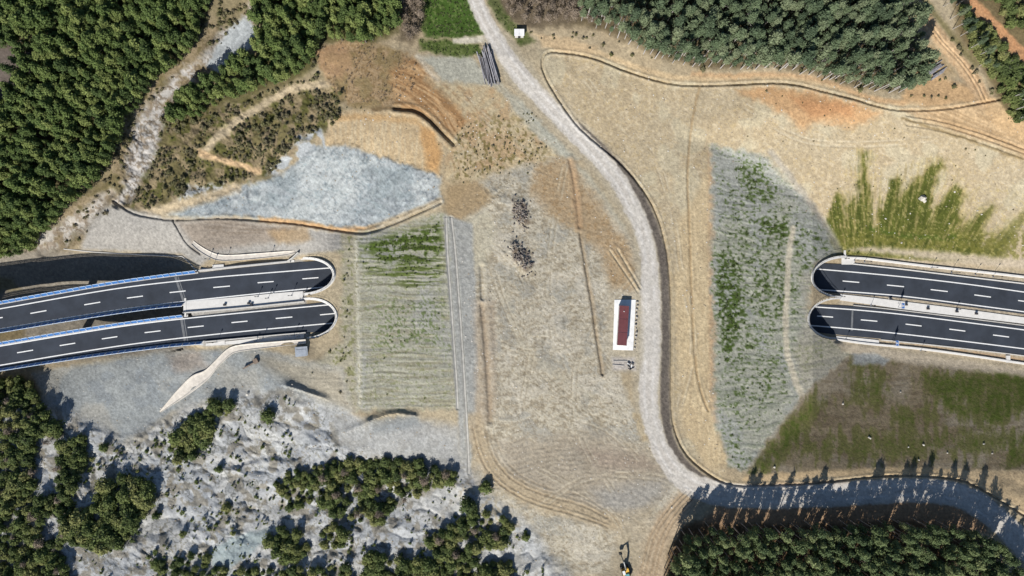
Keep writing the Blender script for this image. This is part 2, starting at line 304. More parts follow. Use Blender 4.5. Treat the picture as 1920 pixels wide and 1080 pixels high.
# north-west scrub, stream gully, ridge track
COR = np.maximum(line([(x, y, w + 60) for x, y, w in STREAM], f=14, big=8, small=6), line([(x, y, w + 36) for x, y, w in STREAM2], f=10, big=6, small=6)); pc(COR, (160,144,116)); pc(COR * thr(N2, .46, .6), (124,114,78), .8); pc(COR * thr(N4, .56, .68), (96,86,60), .6)
pc(GUL, (158,142,112)); pc(GUL * thr(N2, .48, .6), (122,114,76), .85); pc(GUL * thr(fbm(U / 13, V / 13, 51, 3), .56, .64), (92,94,48), .85); pc(GUL * thr(N4, .58, .7), (92,84,58), .6)
for st, c in ((STREAM, (204,200,194)), (STREAM2, (198,192,182))):
    m = line(st, f=9, big=6, small=8); pc(m * thr(N2, .28, .44), c); pc(m * thr(N3, .52, .64), (146,132,114), .75); pc(m * thr(rlz, .9, .97), (110,98,82), .7)
pc(poly([(447,20),(490,58),(474,88),(436,116),(405,136),(388,122),(402,92),(430,52)], 5, 4, 4), (198,204,206)); pc(poly([(372,-60),(470,-60),(462,25),(430,50),(400,40)], 9, 6, 5), (150,138,108))
pc(line([(640,158),(600,158),(540,172),(482,202),(432,236),(402,264),(380,290)], 16, 5, 2, 5), (208,190,158)); pc(line([(375,286),(410,300),(450,310),(484,322)], 13, 4, 2, 3), (222,190,148))
pc(poly([(560,252),(600,240),(618,275),(575,300),(520,330),(498,326),(530,290)], 5, 4, 5) * thr(N2, .35, .5), (196,200,200))
pc(poly([(340,348),(420,345),(470,352),(420,368),(330,392)], 6, 4, 6) * thr(N3, .35, .55), (198,200,196))
# grey-blue marl face with tan rim
pc(MARL, (174,181,183)); pc(MARL * thr(fbm((U + V) / 40, (V - U * .5) / 14, 52, 4), .48, .68), (160,170,172), .8); pc(MARL * thr(N1, .5, .65), (196,200,198), .7)
rl = 1 - np.abs(2 * fbm((U + V * .6) / 34 + W1, (V - U * .5) / 22 + W2, 67, 4, .6) - 1); pc(MARL * thr(rl, .94, .99), (142,155,160), .6); pc(MARL * thr(1 - rl, .75, .95), (198,203,202), .4)
pc(line([(268,402),(330,388),(400,368),(440,352)], 18, 7, 2, 4), (218,198,164)); pc(line([(490,411),(560,418),(640,430),(700,428)], 9, 4, 1, 3), (206,164,116), .8); pc(line([(690,428),(740,410),(790,390),(826,374)], 8, 4, 1, 2), (206,184,148), .8)
# orange bench, scrub fan, striped spoil
OR = poly([(618,216),(660,206),(760,210),(815,232),(832,285),(824,330),(760,308),(700,288),(650,272),(612,272)], 4, 2, 3)
pc(OR, (208,184,146)); pc(OR * thr(NS, .45, .65), (214,198,166), .6); pc(poly([(785,235),(815,245),(828,290),(822,326),(800,316)], 8, 4, 3), (210,162,106), .8); pc(line([(632,222),(700,220),(780,228)], 12, 5, 2, 3), (212,172,120), .6)
SC = poly([(588,95),(640,75),(720,88),(765,100),(790,140),(800,165),(770,200),(660,205),(632,175),(602,140)], 8, 5, 5)
pc(SC, (188,162,126)); pc(SC * thr(N4, .5, .64), (138,114,80), .75); pc(SC * thr(N2, .5, .65), (142,128,88), .5)
pc(poly([(590,92),(650,80),(665,120),(640,150),(605,138)], 8, 4, 4), (196,158,122), .6)
SP = poly([(735,130),(782,110),(830,140),(885,180),(910,240),(872,280),(815,225),(760,205),(735,180)], 14, 6, 4); arc = fbm((np.hypot(U - 690, (V - 345) * .95) + W1 * 10) / 3.6, np.arctan2(V - 345, U - 690) * 5, 54, 3)
pc(SP, (196,158,114)); pc(SP * thr(arc, .5, .62), (158,122,84), .75); pc(SP * thr(1 - arc, .54, .66), (212,180,138), .6)
pc(line([(700,205),(740,204),(790,215),(830,248),(852,272)], 7, 4, 1, 2), (120,100,72), .8)
MT = poly([(800,150),(900,150),(960,180),(1015,245),(1060,298),(1000,335),(900,352),(832,335),(836,240),(850,262),(880,230),(850,190)], 9, 6, 4)
pc(MT, (204,184,148)); pc(MT * thr(arc, .54, .66) * (1 - ss(880, 950, U)), (176,148,112), .6); pc(MT * thr(fbm((U + V) / 8, (V - U) / 40, 55, 3), .5, .66), (206,192,160), .6); pc(MT * thr(N2, .52, .64), (186,154,116), .55)
pc(MT * poly([(850,230),(1010,215),(1030,300),(960,345),(850,345)], 20, 8, 4) * thr(fbm(U / 4.5, V / 5.5, 56, 2), .56, .68), (128,116,72), .8)
GP = poly([(785,108),(880,104),(925,145),(960,200),(1010,255),(1060,300),(1085,300),(1030,240),(975,185),(930,165),(890,160),(830,152)], 7, 4, 4)
pc(GP, (188,186,170)); pc(line([(785,105),(800,130),(820,150)], 10, 5, 2, 3), (220,210,188), .8)
pc(poly([(905,120),(955,170),(1000,230),(1060,298),(1100,320),(1170,420),(1195,500),(1180,500),(1150,420),(1085,325),(1030,270),(960,190)], 6, 4, 3), (190,184,164))
for p, c in (([(800,-60),(888,-60),(905,64),(850,72),(800,70),(782,40)], (76,102,44)), ([(788,76),(850,78),(900,84),(908,104),(862,108),(792,96)], (98,112,60)), ([(912,-60),(925,-20),(950,30),(985,62),(1000,78),(975,85),(945,55),(915,5)], (104,110,70))):
    m = poly(p, 5, 4, 4); pc(m, c); pc(m * thr(N3, .5, .68), (64,84,34), .7); pc(m * thr(N4, .62, .75), (132,136,92), .6)
pc(poly([(752,-60),(798,-60),(795,50),(775,85),(752,75)], 7, 3, 4), (124,112,92)); pc(poly([(848,72),(905,66),(912,80),(850,82)], 3, 2, 3), (214,206,186))
# plateau
pc(PLATEAU, (204,195,174)); pc(PLATEAU * thr(N1, .45, .62), (196,188,169), .7); pc(PLATEAU * thr(st1, .5, .6), (216,207,186), .65); pc(PLATEAU * thr(1 - st1, .53, .65), (162,149,126), .65)
pc(PLATEAU * thr(fbm(U / 34, V / 34, 57, 3), .54, .66), (176,174,164), .6); pc(PLATEAU * thr(N4, .6, .74), (146,134,110), .5)
pc(PLATEAU * thr(fbm(U / 48 + W2, V / 40 + W1, 70, 4, .6), .52, .62), (216,208,190), .65); pc(PLATEAU * thr(fbm(U / 3, V / 3, 72, 2, .6), .66, .76), (140,128,106), .5)
BR = poly([(1005,310),(1055,298),(1120,375),(1188,470),(1200,545),(1150,540),(1130,480),(1085,430),(1030,400),(1000,360)], 14, 10, 4)
pc(BR, (186,160,124), .8); pc(BR * thr(N3, .5, .68), (158,132,98), .6)
pc(poly([(835,345),(900,340),(925,370),(900,395),(855,420),(832,400)], 9, 5, 4), (176,152,116), .85); pc(poly([(870,410),(915,395),(930,440),(910,500),(880,500),(872,450)], 9, 4, 3), (204,196,172), .8)
pc(LOW, (182,170,150), .75); pc(LOW * ss(-.4, .9, ang) * thr(N2, .35, .6), (156,144,126), .4); pc(LOW * poly([(1110,920),(1240,900),(1250,940),(1150,980)], 18, 6, 3), (172,170,164), .7); pc(LOW * poly([(1090,840),(1200,850),(1230,880),(1120,880)], 14, 8, 3), (164,146,130), .5)
pc(poly([(1185,775),(1205,780),(1225,825),(1205,825)], 7, 3, 4), (190,160,110), .7)
for p in ([(903,572),(908,620),(914,690),(919,790)], [(1088,438),(1098,500),(1110,570),(1120,640),(1130,702)]): pc(line(p, 10, 4, 1, 3), (164,146,120), .6)
pc(line([(1070,300),(1080,360),(1086,425)], 14, 5, 1, 3), (186,156,122), .7)
pc(line([(1144,470),(1178,520),(1196,548)], 4, 2, 1, 1), (212,196,164), .8); pc(line([(1158,468),(1186,515),(1200,540)], 4, 2, 1, 1), (212,196,164), .8)
pc(line([(945,540),(965,610),(990,660),(1040,700),(1110,745)], 14, 6, 3, 3), (200,192,170), .5)
for p in ([(962,372),(985,380),(992,420),(975,430),(962,400)], [(960,450),(985,462),(1000,498),(985,510),(965,490)]): pc(poly(p, 6, 3, 4) * thr(N3, .38, .55), (112,98,84), .85)
# plateau edge strip and left slope field
pc(poly([(828,400),(885,420),(893,560),(896,700),(888,830),(882,895),(866,895),(858,770),(830,520)], 4, 1, 2), (176,176,170)); pc(poly([(888,560),(930,565),(930,780),(892,800)], 6, 3, 3), (184,166,144), .45)
pc(FIELD2, (180,174,152)); pc(FIELD2 * thr(N3, .56, .68), (118,120,76), .7)
pc(FIELD, (184,182,164)); pc(FIELD * thr(NR, .5, .66), (158,152,126), .65); pc(FIELD * thr(N1, .5, .64), (176,176,170), .6); pc(FIELD * thr(N4, .62, .74), (112,118,76), .55)
g = poly([(676,462),(720,444),(826,420),(828,470),(800,500),(720,490)], 10, 6, 5); pc(g * thr(N3 * .5 + NR * .5, .38, .52), (78,98,36), .95)
g = poly([(680,480),(828,470),(828,530),(760,540),(690,510)], 14, 8, 5); pc(g * thr(NR, .45, .6), (96,112,52), .85)
g = poly([(690,580),(828,560),(830,650),(720,660)], 24, 12, 5); pc(g * thr(N4, .52, .64), (100,116,70), .7)
pc(line([(668,450),(671,560),(674,680),(675,756)], 7, 3, 1, 2), (208,204,184)); pc(line([(668,450),(675,756)], 7, 3, 1, 3) * thr(N4, .62, .7), (120,114,84), .7)
for g in GUT: pc(line(g, 7, 3, 0, 1), (186,186,178), .8)
# grey made ground by the left portals, viaduct valley
pc(poly([(200,385),(330,412),(400,412),(470,414),(560,425),(640,438),(640,470),(560,480),(400,478),(375,500),(340,478),(150,468),(165,420)], 6, 3, 3), (182,178,170)); pc(poly([(330,416),(420,412),(560,424),(520,450),(400,470),(370,470)], 10, 4, 3), (164,150,134), .8)
pc(poly([(370,415),(560,424),(540,440),(400,440)], 8, 4, 2) * thr(NR, .45, .6), (140,126,110), .6); pc(poly([(500,430),(570,425),(585,450),(520,455)], 8, 5, 4), (178,150,112), .7)
pc(poly([(-400,470),(60,470),(345,482),(345,600),(350,660),(-400,720)], 8, 2, 3), (160,152,138)); pc(poly([(-400,600),(50,612),(40,640),(-400,650)], 8, 3, 4), (140,126,96)); pc(poly([(-400,520),(20,520),(40,545),(-400,560)], 6, 3, 4), (150,140,112))  # valley floor colour darkened to deepen the decks' shadow, then two brown patches
SG = poly([(60,700),(300,660),(470,652),(640,690),(660,770),(640,790),(540,735),(430,742),(320,772),(235,832),(150,792),(95,752)], 8, 3, 3)
pc(SG, (172,176,174)); pc(SG * thr(N2, .5, .64), (158,164,166), .7); pc(SG * thr(N1, .52, .64), (188,184,172), .7); pc(poly([(460,660),(640,690),(660,770),(560,730),(500,690)], 16, 6, 4), (182,172,150), .8); pc(poly([(310,665),(370,655),(390,690),(330,700)], 10, 6, 4), (186,168,150), .6)
# badlands
pc(BAD, (208,208,204)); pc(BAD * thr(N1, .48, .6), (192,195,196), .8); pc(BAD * thr(fbm(U / 16, V / 16, 58, 4), .55, .64), (150,143,128), .75); rl = 1 - np.abs(2 * fbm(U / 24 + W1, V / 24 + W2, 66, 4, .6) - 1); pc(BAD * thr(rl, .93, .985), (118,118,112), .7); pc(BAD * thr(N4, .64, .74) * thr(N2, .5, .6), (122,114,90), .6)
pc(poly([(612,772),(700,800),(770,782),(860,800),(872,892),(800,880),(690,858),(640,842)], 12, 5, 4), (178,178,174), .85); pc(poly([(690,785),(780,778),(790,800),(700,812)], 8, 4, 3), (140,146,148), .6)
pc(poly([(392,1030),(440,1005),(500,990),(508,1005),(470,1040),(420,1072),(396,1062)], 5, 3, 3), (172,184,184)); pc(poly([(760,930),(900,905),(985,985),(1060,1090),(960,1090),(880,1010)], 14, 6, 5) * thr(N2, .35, .5), (204,204,200), .7)
pc(poly([(850,900),(930,930),(980,990),(940,1000),(870,950)], 12, 5, 4) * thr(N3, .45, .6), (178,166,140), .7)
# bare ground east of the white road
ER = poly([(1010,95),(1050,88),(1110,98),(1180,126),(1250,146),(1320,150),(1450,146),(1540,160),(1620,182),(1700,198),(1860,182),(1920,250),(1990,300),(1990,500),(1600,482),(1550,432),(1334,272),(1336,700),(1345,800),(1370,872),(1350,900),(1290,860),(1262,800),(1262,560),(1245,460),(1190,350),(1080,240),(1020,150)], 6, 2, 3)
pc(ER, (198,182,152)); pc(ER * thr(N1, .45, .62), (192,174,142), .7); pc(ER * thr(N3, .56, .72), (210,196,168), .5); pc(ER * thr(N4, .64, .76), (176,156,116), .5); pc(ER * thr(fbm(U / 50, V / 50, 59, 3), .55, .66), (206,196,168), .6)
m = poly([(1270,430),(1336,300),(1336,700),(1345,800),(1365,870),(1330,880),(1280,800),(1268,600)], 8, 3, 3); pc(m, (208,186,148), .8); pc(m * thr(NS, .48, .62), (222,202,164), .7)
pc(line(TRACK_T, 4, 2, 0, 1), (172,148,112), .7); pc(line([(1335,280),(1336,500),(1337,700),(1345,790)], 14, 5, 1, 3), (198,160,124), .55)
pc(poly([(1380,172),(1450,162),(1520,170),(1620,196),(1650,215),(1600,240),(1530,232),(1510,248),(1470,215)], 9, 6, 6), (208,164,118), .8); pc(poly([(1480,178),(1600,198),(1600,218),(1520,220)], 9, 5, 5), (196,142,98), .6)
pc(line([(1030,85),(1110,96),(1180,122),(1250,142),(1320,148),(1450,144),(1540,157),(1620,180),(1700,195),(1780,192),(1850,182)], 10, 4, 1, 3), (218,192,152), .8); pc(line([(1300,138),(1380,142),(1450,138),(1540,150),(1640,186),(1700,192)], 9, 5, 2, 3), (212,170,126), .6)
pc(poly([(1000,62),(1060,70),(1120,88),(1100,104),(1020,90),(1012,80)], 6, 3, 5), (212,186,148), .85); pc(poly([(1700,130),(1760,140),(1820,165),(1840,190),(1760,198),(1690,190)], 8, 4, 5), (208,172,128), .9)
TR = poly([(1690,206),(1840,192),(1925,230),(1990,280),(1990,330),(1900,280),(1800,248)], 8, 3, 3); pc(TR, (204,176,138)); pc(TR * thr(fbm((U + V * .3) / 60, (V - U * .42) / 4, 60, 3), .5, .64), (176,148,112), .65)
pc(line([(1690,222),(1790,252),(1870,282),(1930,300)], 5, 3, 2, 3), (140,120,84), .7)
# green flush on the north cut slope
gm = poly([(1546,478),(1546,404),(1572,360),(1600,280),(1640,276),(1660,330),(1690,305),(1775,285),(1815,340),(1990,370),(1990,492),(1800,486)], 6, 3, 4)
aa = np.arctan2(U - 1625, 760 - V); fan = fbm(aa * 46, np.hypot(U - 1625, V - 760) / 70, 61, 3, .55); fin = fbm(aa * 130, np.hypot(U - 1625, V - 760) / 34, 65, 3, .6)
lobe = np.zeros(U.shape, np.float32)
for p in ([(1618,480,46),(1620,400,30),(1622,340,18),(1623,290,10)], [(1655,480,60),(1668,400,30),(1682,345,12)], [(1690,480,90),(1712,400,56),(1735,350,30),(1764,308,12)], [(1750,480,70),(1775,410,46),(1798,360,16)], [(1570,480,50),(1566,420,34),(1572,372,12)], [(1596,480,40),(1598,410,22),(1602,370,8)], [(1800,482,60),(1830,430,36),(1862,392,14)], [(1860,488,40),(1890,440,26),(1925,405,12)], [(1560,470,20),(1640,462,36),(1740,466,40),(1840,474,26)]):
    lobe = np.maximum(lobe, line([(x, y, w * 1.35) for x, y, w in p], f=17, big=7, small=6))
lobe = np.maximum(lobe, .62 * poly([(1552,480),(1552,420),(1600,390),(1680,380),(1760,380),(1800,410),(1830,480)], 22, 14, 6))
fr = (1 - .55 * ss(1800, 1900, U)) * gm
pc(fr * ss(.25, .85, lobe * .6 + fan * .55), (156,144,94), .8); pc(fr * ss(.5, 1.0, lobe * .75 + fan * .5), (118,114,58), .95); pc(fr * ss(.68, 1.08, lobe * .7 + fan * .35 + fin * .35), (90,97,42), .95); pc(fr * lobe * thr(fin, .52, .66), (72,80,34), .7); pc(fr * thr(1 - fin, .58, .7), (176,158,112), .5)
pc(gm * ss(425, 445, V) * thr(N3, .36, .56), (116,114,56), .75); pc(line([(1630,428),(1680,440),(1740,446),(1790,444)], 8, 4, 2, 3) * thr(N3, .4, .55), (74,92,34), .8); pc(gm * thr(N4, .66, .76), (190,174,124), .4)
# right slope field
pc(RFIELD, (184,184,168)); pc(RFIELD * thr(row2, .52, .68), (152,156,138), .7); pc(RFIELD * thr(N1, .5, .62), (170,172,168), .6)
gz = np.zeros_like(U)
for p, a in (([(1380,295),(1430,300),(1470,370),(1400,400)], .9), ([(1350,340),(1480,400),(1560,440),(1560,480),(1360,480)], .55), ([(1400,405),(1480,415),(1482,450),(1440,445)], 1.3), ([(1342,470),(1400,480),(1400,560),(1370,700),(1342,640)], 1.15), ([(1400,480),(1480,460),(1476,600),(1400,620)], .75), ([(1345,600),(1470,600),(1480,720),(1360,860)], .5), ([(1345,790),(1370,800),(1400,870),(1375,875)], .9), ([(1485,420),(1550,430),(1565,475),(1510,520),(1484,640)], .6), ([(1484,620),(1560,650),(1500,720)], .5)):
    gz = np.maximum(gz, poly(p, 18, 10, 6) * a)
gn = fbm(U / 5, V / 3.4, 63, 3, .6); pc(RFIELD * thr(gn + (gz - .6) * .3, .47, .6), (122,134,98), .85); pc(RFIELD * thr(gn + (gz - .85) * .32, .5, .6), (96,112,66), .85); pc(RFIELD * thr(gn + (gz - 1.05) * .35, .52, .62), (76,96,40), .9)
pc(RFIELD * poly([(1500,520),(1575,475),(1600,560),(1590,668),(1500,745),(1485,660),(1510,600)], 12, 4, 4), (180,172,152), .6)
pc(line([(1487,428),(1480,470),(1476,540),(1473,610),(1476,660),(1490,710),(1504,742)], 11, 3, 1, 2), (218,208,184), .95); pc(line([(1446,285),(1500,355),(1555,432),(1575,470)], 12, 5, 1, 2), (186,180,168), .7); pc(line([(1590,672),(1505,745),(1402,880)], 6, 3, 1, 2), (186,178,160), .6)
# shaded south slope
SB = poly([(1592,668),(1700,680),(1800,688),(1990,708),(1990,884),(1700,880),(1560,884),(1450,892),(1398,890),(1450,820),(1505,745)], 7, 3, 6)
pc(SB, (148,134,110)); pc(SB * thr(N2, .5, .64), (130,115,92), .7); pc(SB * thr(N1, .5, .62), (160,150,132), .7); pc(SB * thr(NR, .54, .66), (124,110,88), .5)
gz = np.zeros_like(U)
for p, a in (([(1400,885),(1440,820),(1520,740),(1530,790),(1470,860),(1440,890)], .9), ([(1600,680),(1660,690),(1660,760),(1610,740)], .8), ([(1730,690),(1990,700),(1990,780),(1850,790),(1760,770)], 1.1), ([(1480,830),(1700,800),(1900,820),(1900,850),(1700,856),(1500,860)], .75), ([(1880,820),(1990,800),(1990,880),(1890,876)], .95), ([(1640,760),(1740,750),(1750,800),(1680,810)], .6)):
    gz = np.maximum(gz, poly(p, 24, 16, 6) * a)
g5 = fbm(U / 9, V / 26, 64, 4, .62); pc(SB * thr(g5 + (gz - .4) * .45, .36, .66), (112,112,66), .85); pc(SB * thr(g5 * .6 + N3 * .4 + (gz - .95) * .4, .46, .64), (88,100,44), .85); pc(SB * thr(N4 + (gz - 1) * .3, .5, .66), (72,86,36), .5)
# road verges, tracks, shoulders, white road
pc(line([(1400,897),(1480,893),(1560,888),(1660,884),(1740,884),(1800,890)], 14, 4, 2, 3), (212,186,146), .9); pc(poly([(1780,882),(1990,882),(1990,985),(1920,962),(1880,936),(1820,900)], 5, 3, 3), (212,188,150)); pc(poly([(1380,912),(1560,905),(1790,905),(1850,940),(1850,1000),(1700,978),(1500,984),(1310,984)], 8, 3, 3), (176,146,116))
pc(poly([(1290,905),(1320,925),(1290,975),(1255,1020),(1240,1100),(1180,1100),(1200,1020),(1240,960)], 8, 4, 4), (202,182,154)); pc(poly([(1150,960),(1230,950),(1210,1060),(1150,1080)], 14, 6, 4), (194,180,154), .7)
pc(line([(890,790),(906,850),(945,900),(1000,935),(1080,958),(1150,980)], 34, 8, 3, 4), (190,172,142), .8)
for o, al in ((0, .6), (8, .3), (21, .5), (28, .25), (36, .3)): pc(line([(886+o,800-o*.4),(902+o,860-o*.4+o%3),(938+o*.9,908-o*.6),(1000+o*.5-o%5,943-o*.9),(1080+o*.3,966-o+o%4),(1140,988-o*.8)], 3.5, 2, 0, 1) * thr(N2, .3, .55), (152,134,108), al)
for o in (-14, -5, 6, 15): pc(line([(1300+o,920),(1262+o,960),(1232+o,1010),(1212+o,1090)], 3, 2, 0, 1), (182,160,130), .6)
DT = line([(1690,-60),(1712,0),(1738,42),(1772,84),(1805,125),(1830,160),(1846,192)], 27, 4, 1, 3); DT2 = line([(1790,-60),(1815,-5),(1848,32),(1884,68),(1918,104),(1990,160)], 23, 4, 1, 3)
pc(line([(1722,-60),(1735,0),(1768,45),(1800,85),(1830,120)], 12, 6, 2, 4), (130,122,84), .8); pc(DT, (210,180,142)); pc(DT * thr(NS, .5, .64), (194,160,122), .6); pc(DT2, (206,158,116)); pc(DT2 * thr(N3, .5, .66), (190,140,100), .6)
pc(poly([(1720,90),(1750,85),(1790,140),(1740,140)], 10, 5, 5), (176,150,110), .7); pc(poly([(1830,180),(1862,180),(1935,250),(1990,300),(1870,240)], 6, 3, 4), (208,176,134), .8)
pc(line([(x, y, w + 22) for x, y, w in ROAD[3:17]], f=8, small=4), (192,182,160), .7)
pc(line(SHOULDER, f=2.5, small=1.5), (118,110,102), .95); pc(line(SHOULDER, f=2.5, small=1.5) * thr(N4, .52, .64), (92,86,80), .8)
pc(ROADM, (217,211,201)); pc(ROADM * thr(N2, .48, .62), (210,203,193), .7)
q = smooth(ROAD, 4); s, d, hw, sd = lined(q, 40, 0, 1); tm = np.zeros(U.shape, np.float32); tm[s] = np.exp(-((d - hw * .42) / 2.6) ** 2) * (d < hw); pc(tm * thr(N2, .3, .6), (236,232,225), .7)
tm[s] = np.exp(-((d - hw * .95) / 2.4) ** 2) * (d < hw * 1.2); pc(tm * thr(N3, .45, .6), (186,178,162), .6)
pc(poly([(1142,548),(1200,548),(1206,672),(1198,700),(1140,690)], 7, 3, 3), (196,186,164), .8); pc(poly([(1146,672),(1190,670),(1192,695),(1150,695)], 5, 2, 3), (206,200,196), .7)
pc(poly([(1170,990),(1150,1040),(1120,1090),(1190,1090),(1195,1040)], 12, 4, 4), (172,160,136), .6)
# motorway platforms and their verges
pc(poly(PLAT_L, 3, 0, 1), (188,184,176)); pc(poly(PLAT_R, 3, 0, 1), (196,182,158)); pc(poly([(1590,468),(1700,480),(1850,498),(1990,510),(1990,490),(1850,480),(1760,470),(1620,462)], 6, 2, 3), (196,182,160), .9)
pc(poly([(1560,640),(1700,658),(1860,682),(1990,702),(1990,714),(1800,692),(1600,668)], 6, 2, 3), (190,178,158), .9)
pc(line([(1640,502),(1760,517),(1900,533)], 7, 3, 0, 2), (150,136,114), .6); pc(poly([(1630,640),(1731,648),(1920,672),(1920,680),(1731,655)], 3, 0, 2), (204,172,134), .9)
m = poly([(1595,664),(1640,664),(1670,672),(1660,685),(1600,684)], 5, 3, 4); pc(m, (168,172,170), .9)
# faint wheel tracks wandering over the bare ground
for p in ([(905,420),(930,520),(960,600),(1010,690),(1090,760),(1180,800)], [(1060,310),(1040,420),(1030,560),(1060,700),(1140,830)], [(1190,520),(1120,600),(1080,700),(1090,820),(1150,920)], [(930,640),(1000,660),(1100,640),(1150,690)], [(950,800),(1040,780),(1130,800),(1200,860)], [(1000,960),(1090,900),(1180,890),(1270,900)], [(1180,1060),(1160,980),(1100,930),(1010,880)], [(880,440),(940,470),(990,540),(1000,640),(980,760)],
          [(1100,150),(1160,230),(1230,300),(1260,400)], [(1270,780),(1300,640),(1275,500),(1260,380)], [(1400,200),(1500,260),(1620,270),(1760,260)], [(860,170),(930,240),(1000,290),(1040,300)]):
    q = smooth(p, 6); d_ = np.gradient(q, axis=0); d_ /= np.linalg.norm(d_, axis=1)[:, None]; nn = np.column_stack([-d_[:, 1], d_[:, 0]])
    for o in (-4.5, 4.5):
        m_ = line(q + nn * o, 3.0, 1.6, 0, 1, sm=False) * thr(fbm(U / 26, V / 26, int(p[0][0]), 2), .36, .56) * (1 - ROADM); pc(m_, (224,214,190), .45)
        m_ = line(q + nn * (o + 2.4), 2.0, 1.4, 0, 1, sm=False) * thr(fbm(U / 26, V / 26, int(p[0][0]), 2), .36, .56) * (1 - ROADM); pc(m_, (148,134,110), .4)
# overall mottling
Cc *= (1 + (N3[..., None] - .5) * .14 + (N4[..., None] - .5) * .20 + (N1[..., None] - .5) * .08 + R.normal(0, .035, U.shape + (1,)).astype(np.float32))
lin = lambda c: np.where(c <= .04045, c / 12.92, ((np.clip(c, 0, 1) + .055) / 1.055) ** 2.4)
ALB = 0.56
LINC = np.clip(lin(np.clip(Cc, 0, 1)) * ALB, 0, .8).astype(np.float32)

# ------------------------------------------------------------------ materials
def mat(name, col=(.5, .5, .5), rough=.8, metal=0, noise=0, nscale=8, bump=0, bscale=30, spec=.3):
    m = bpy.data.materials.new(name); m.use_nodes = True; n = m.node_tree.nodes; L = m.node_tree.links; b = n['Principled BSDF']
    b.inputs['Base Color'].default_value = (*col, 1); b.inputs['Roughness'].default_value = rough; b.inputs['Metallic'].default_value = metal
    b.inputs['Specular IOR Level'].default_value = spec
    if noise or bump:
        tc = n.new('ShaderNodeNewGeometry')
    if noise:
        t = n.new('ShaderNodeTexNoise'); t.inputs['Scale'].default_value = nscale; t.inputs['Detail'].default_value = 6; t.inputs['Roughness'].default_value = .65
        L.new(tc.outputs['Position'], t.inputs['Vector'])
        r = n.new('ShaderNodeMapRange'); r.inputs['From Min'].default_value = .3; r.inputs['From Max'].default_value = .7
        r.inputs['To Min'].default_value = 1 - noise; r.inputs['To Max'].default_value = 1 + noise; L.new(t.outputs['Fac'], r.inputs['Value'])
        x = n.new('ShaderNodeVectorMath'); x.operation = 'SCALE'; x.inputs[0].default_value = col; L.new(r.outputs[0], x.inputs['Scale'])
        L.new(x.outputs[0], b.inputs['Base Color'])
    if bump:
        t2 = n.new('ShaderNodeTexNoise'); t2.inputs['Scale'].default_value = bscale; t2.inputs['Detail'].default_value = 4
        L.new(tc.outputs['Position'], t2.inputs['Vector'])
        bp = n.new('ShaderNodeBump'); bp.inputs['Strength'].default_value = bump; bp.inputs['Distance'].default_value = .1
        L.new(t2.outputs['Fac'], bp.inputs['Height']); L.new(bp.outputs[0], b.inputs['Normal'])
    return m
def ground_mat(name, bump, scale, var):
    m = mat(name, rough=.95, spec=.1); n = m.node_tree.nodes; L = m.node_tree.links; b = n['Principled BSDF']
    a = n.new('ShaderNodeAttribute'); a.attribute_name = 'Col'; g = n.new('ShaderNodeNewGeometry')
    t = n.new('ShaderNodeTexNoise'); t.inputs['Scale'].default_value = scale; t.inputs['Detail'].default_value = 7; t.inputs['Roughness'].default_value = .7
    L.new(g.outputs['Position'], t.inputs['Vector'])
    r = n.new('ShaderNodeMapRange'); r.inputs['From Min'].default_value = .32; r.inputs['From Max'].default_value = .68
    r.inputs['To Min'].default_value = 1 - var; r.inputs['To Max'].default_value = 1 + var; L.new(t.outputs['Fac'], r.inputs['Value'])
    x = n.new('ShaderNodeVectorMath'); x.operation = 'SCALE'; L.new(a.outputs['Color'], x.inputs[0]); L.new(r.outputs[0], x.inputs['Scale']); L.new(x.outputs[0], b.inputs['Base Color'])
    bp = n.new('ShaderNodeBump'); bp.inputs['Strength'].default_value = bump; bp.inputs['Distance'].default_value = .35
    L.new(t.outputs['Fac'], bp.inputs['Height']); L.new(bp.outputs[0], b.inputs['Normal'])
    return m
GM = ground_mat('soil', .75, .9, .16); GRM = ground_mat('gravel', .2, 1.6, .05)

# ------------------------------------------------------------------ terrain meshes: one survey grid, split into the pieces of the setting
K = (CAM_H - Z) / CAM_H
XYZ = np.stack([(U - 960) / PXM * K, (540 - V) / PXM * K, Z], -1).astype(np.float32)
gx = np.gradient(XYZ, axis=1); gy = np.gradient(XYZ, axis=0); NRM = np.cross(gx, -gy); NRM /= np.linalg.norm(NRM, axis=-1, keepdims=True) + 1e-9
NRM[NRM[..., 2] < 0] *= -1
ID = np.zeros(U.shape, np.int8); names = ['ground']
def region(mask, name):
    names.append(name); ID[mask > .5] = len(names) - 1
region(FIELD, 'slope_field'); region(RFIELD, 'slope_field'); region(np.maximum(gm, 0), 'grass_slope'); region(SB, 'grass_slope')
region(MARL, 'marl_slope'); region(BAD, 'badlands'); region(np.maximum(line(STREAM, f=5, big=4, small=6), line(STREAM2, f=5, big=4, small=6)), 'stream_bed')
region(PLATEAU, 'plateau'); region(DT, 'dirt_track'); region(DT2, 'dirt_track'); region(line(DITCH_NE, 5, 1, 0, 0), 'drainage_ditch'); region(line(DITCH_W, 5, 1, 0, 0), 'drainage_ditch'); region(ROADM, 'gravel_road')
fid = ID[:-1, :-1]
zq = np.stack([Z[:-1, :-1], Z[1:, :-1], Z[:-1, 1:], Z[1:, 1:]]); steep = (zq.max(0) - zq.min(0)) > 1.6
oq = OPEN[:-1, :-1] | OPEN[1:, :-1] | OPEN[:-1, 1:] | OPEN[1:, 1:]
keep = ~(steep & oq)                                    # the hill stops at the tunnel mouths
idx = np.arange(NU * NV).reshape(NV, NU)
Q = np.stack([idx[:-1, :-1], idx[1:, :-1], idx[1:, 1:], idx[:-1, 1:]], -1)
P_, C_, N_ = XYZ.reshape(-1, 3), LINC.reshape(-1, 3), NRM.reshape(-1, 3).astype(np.float32)
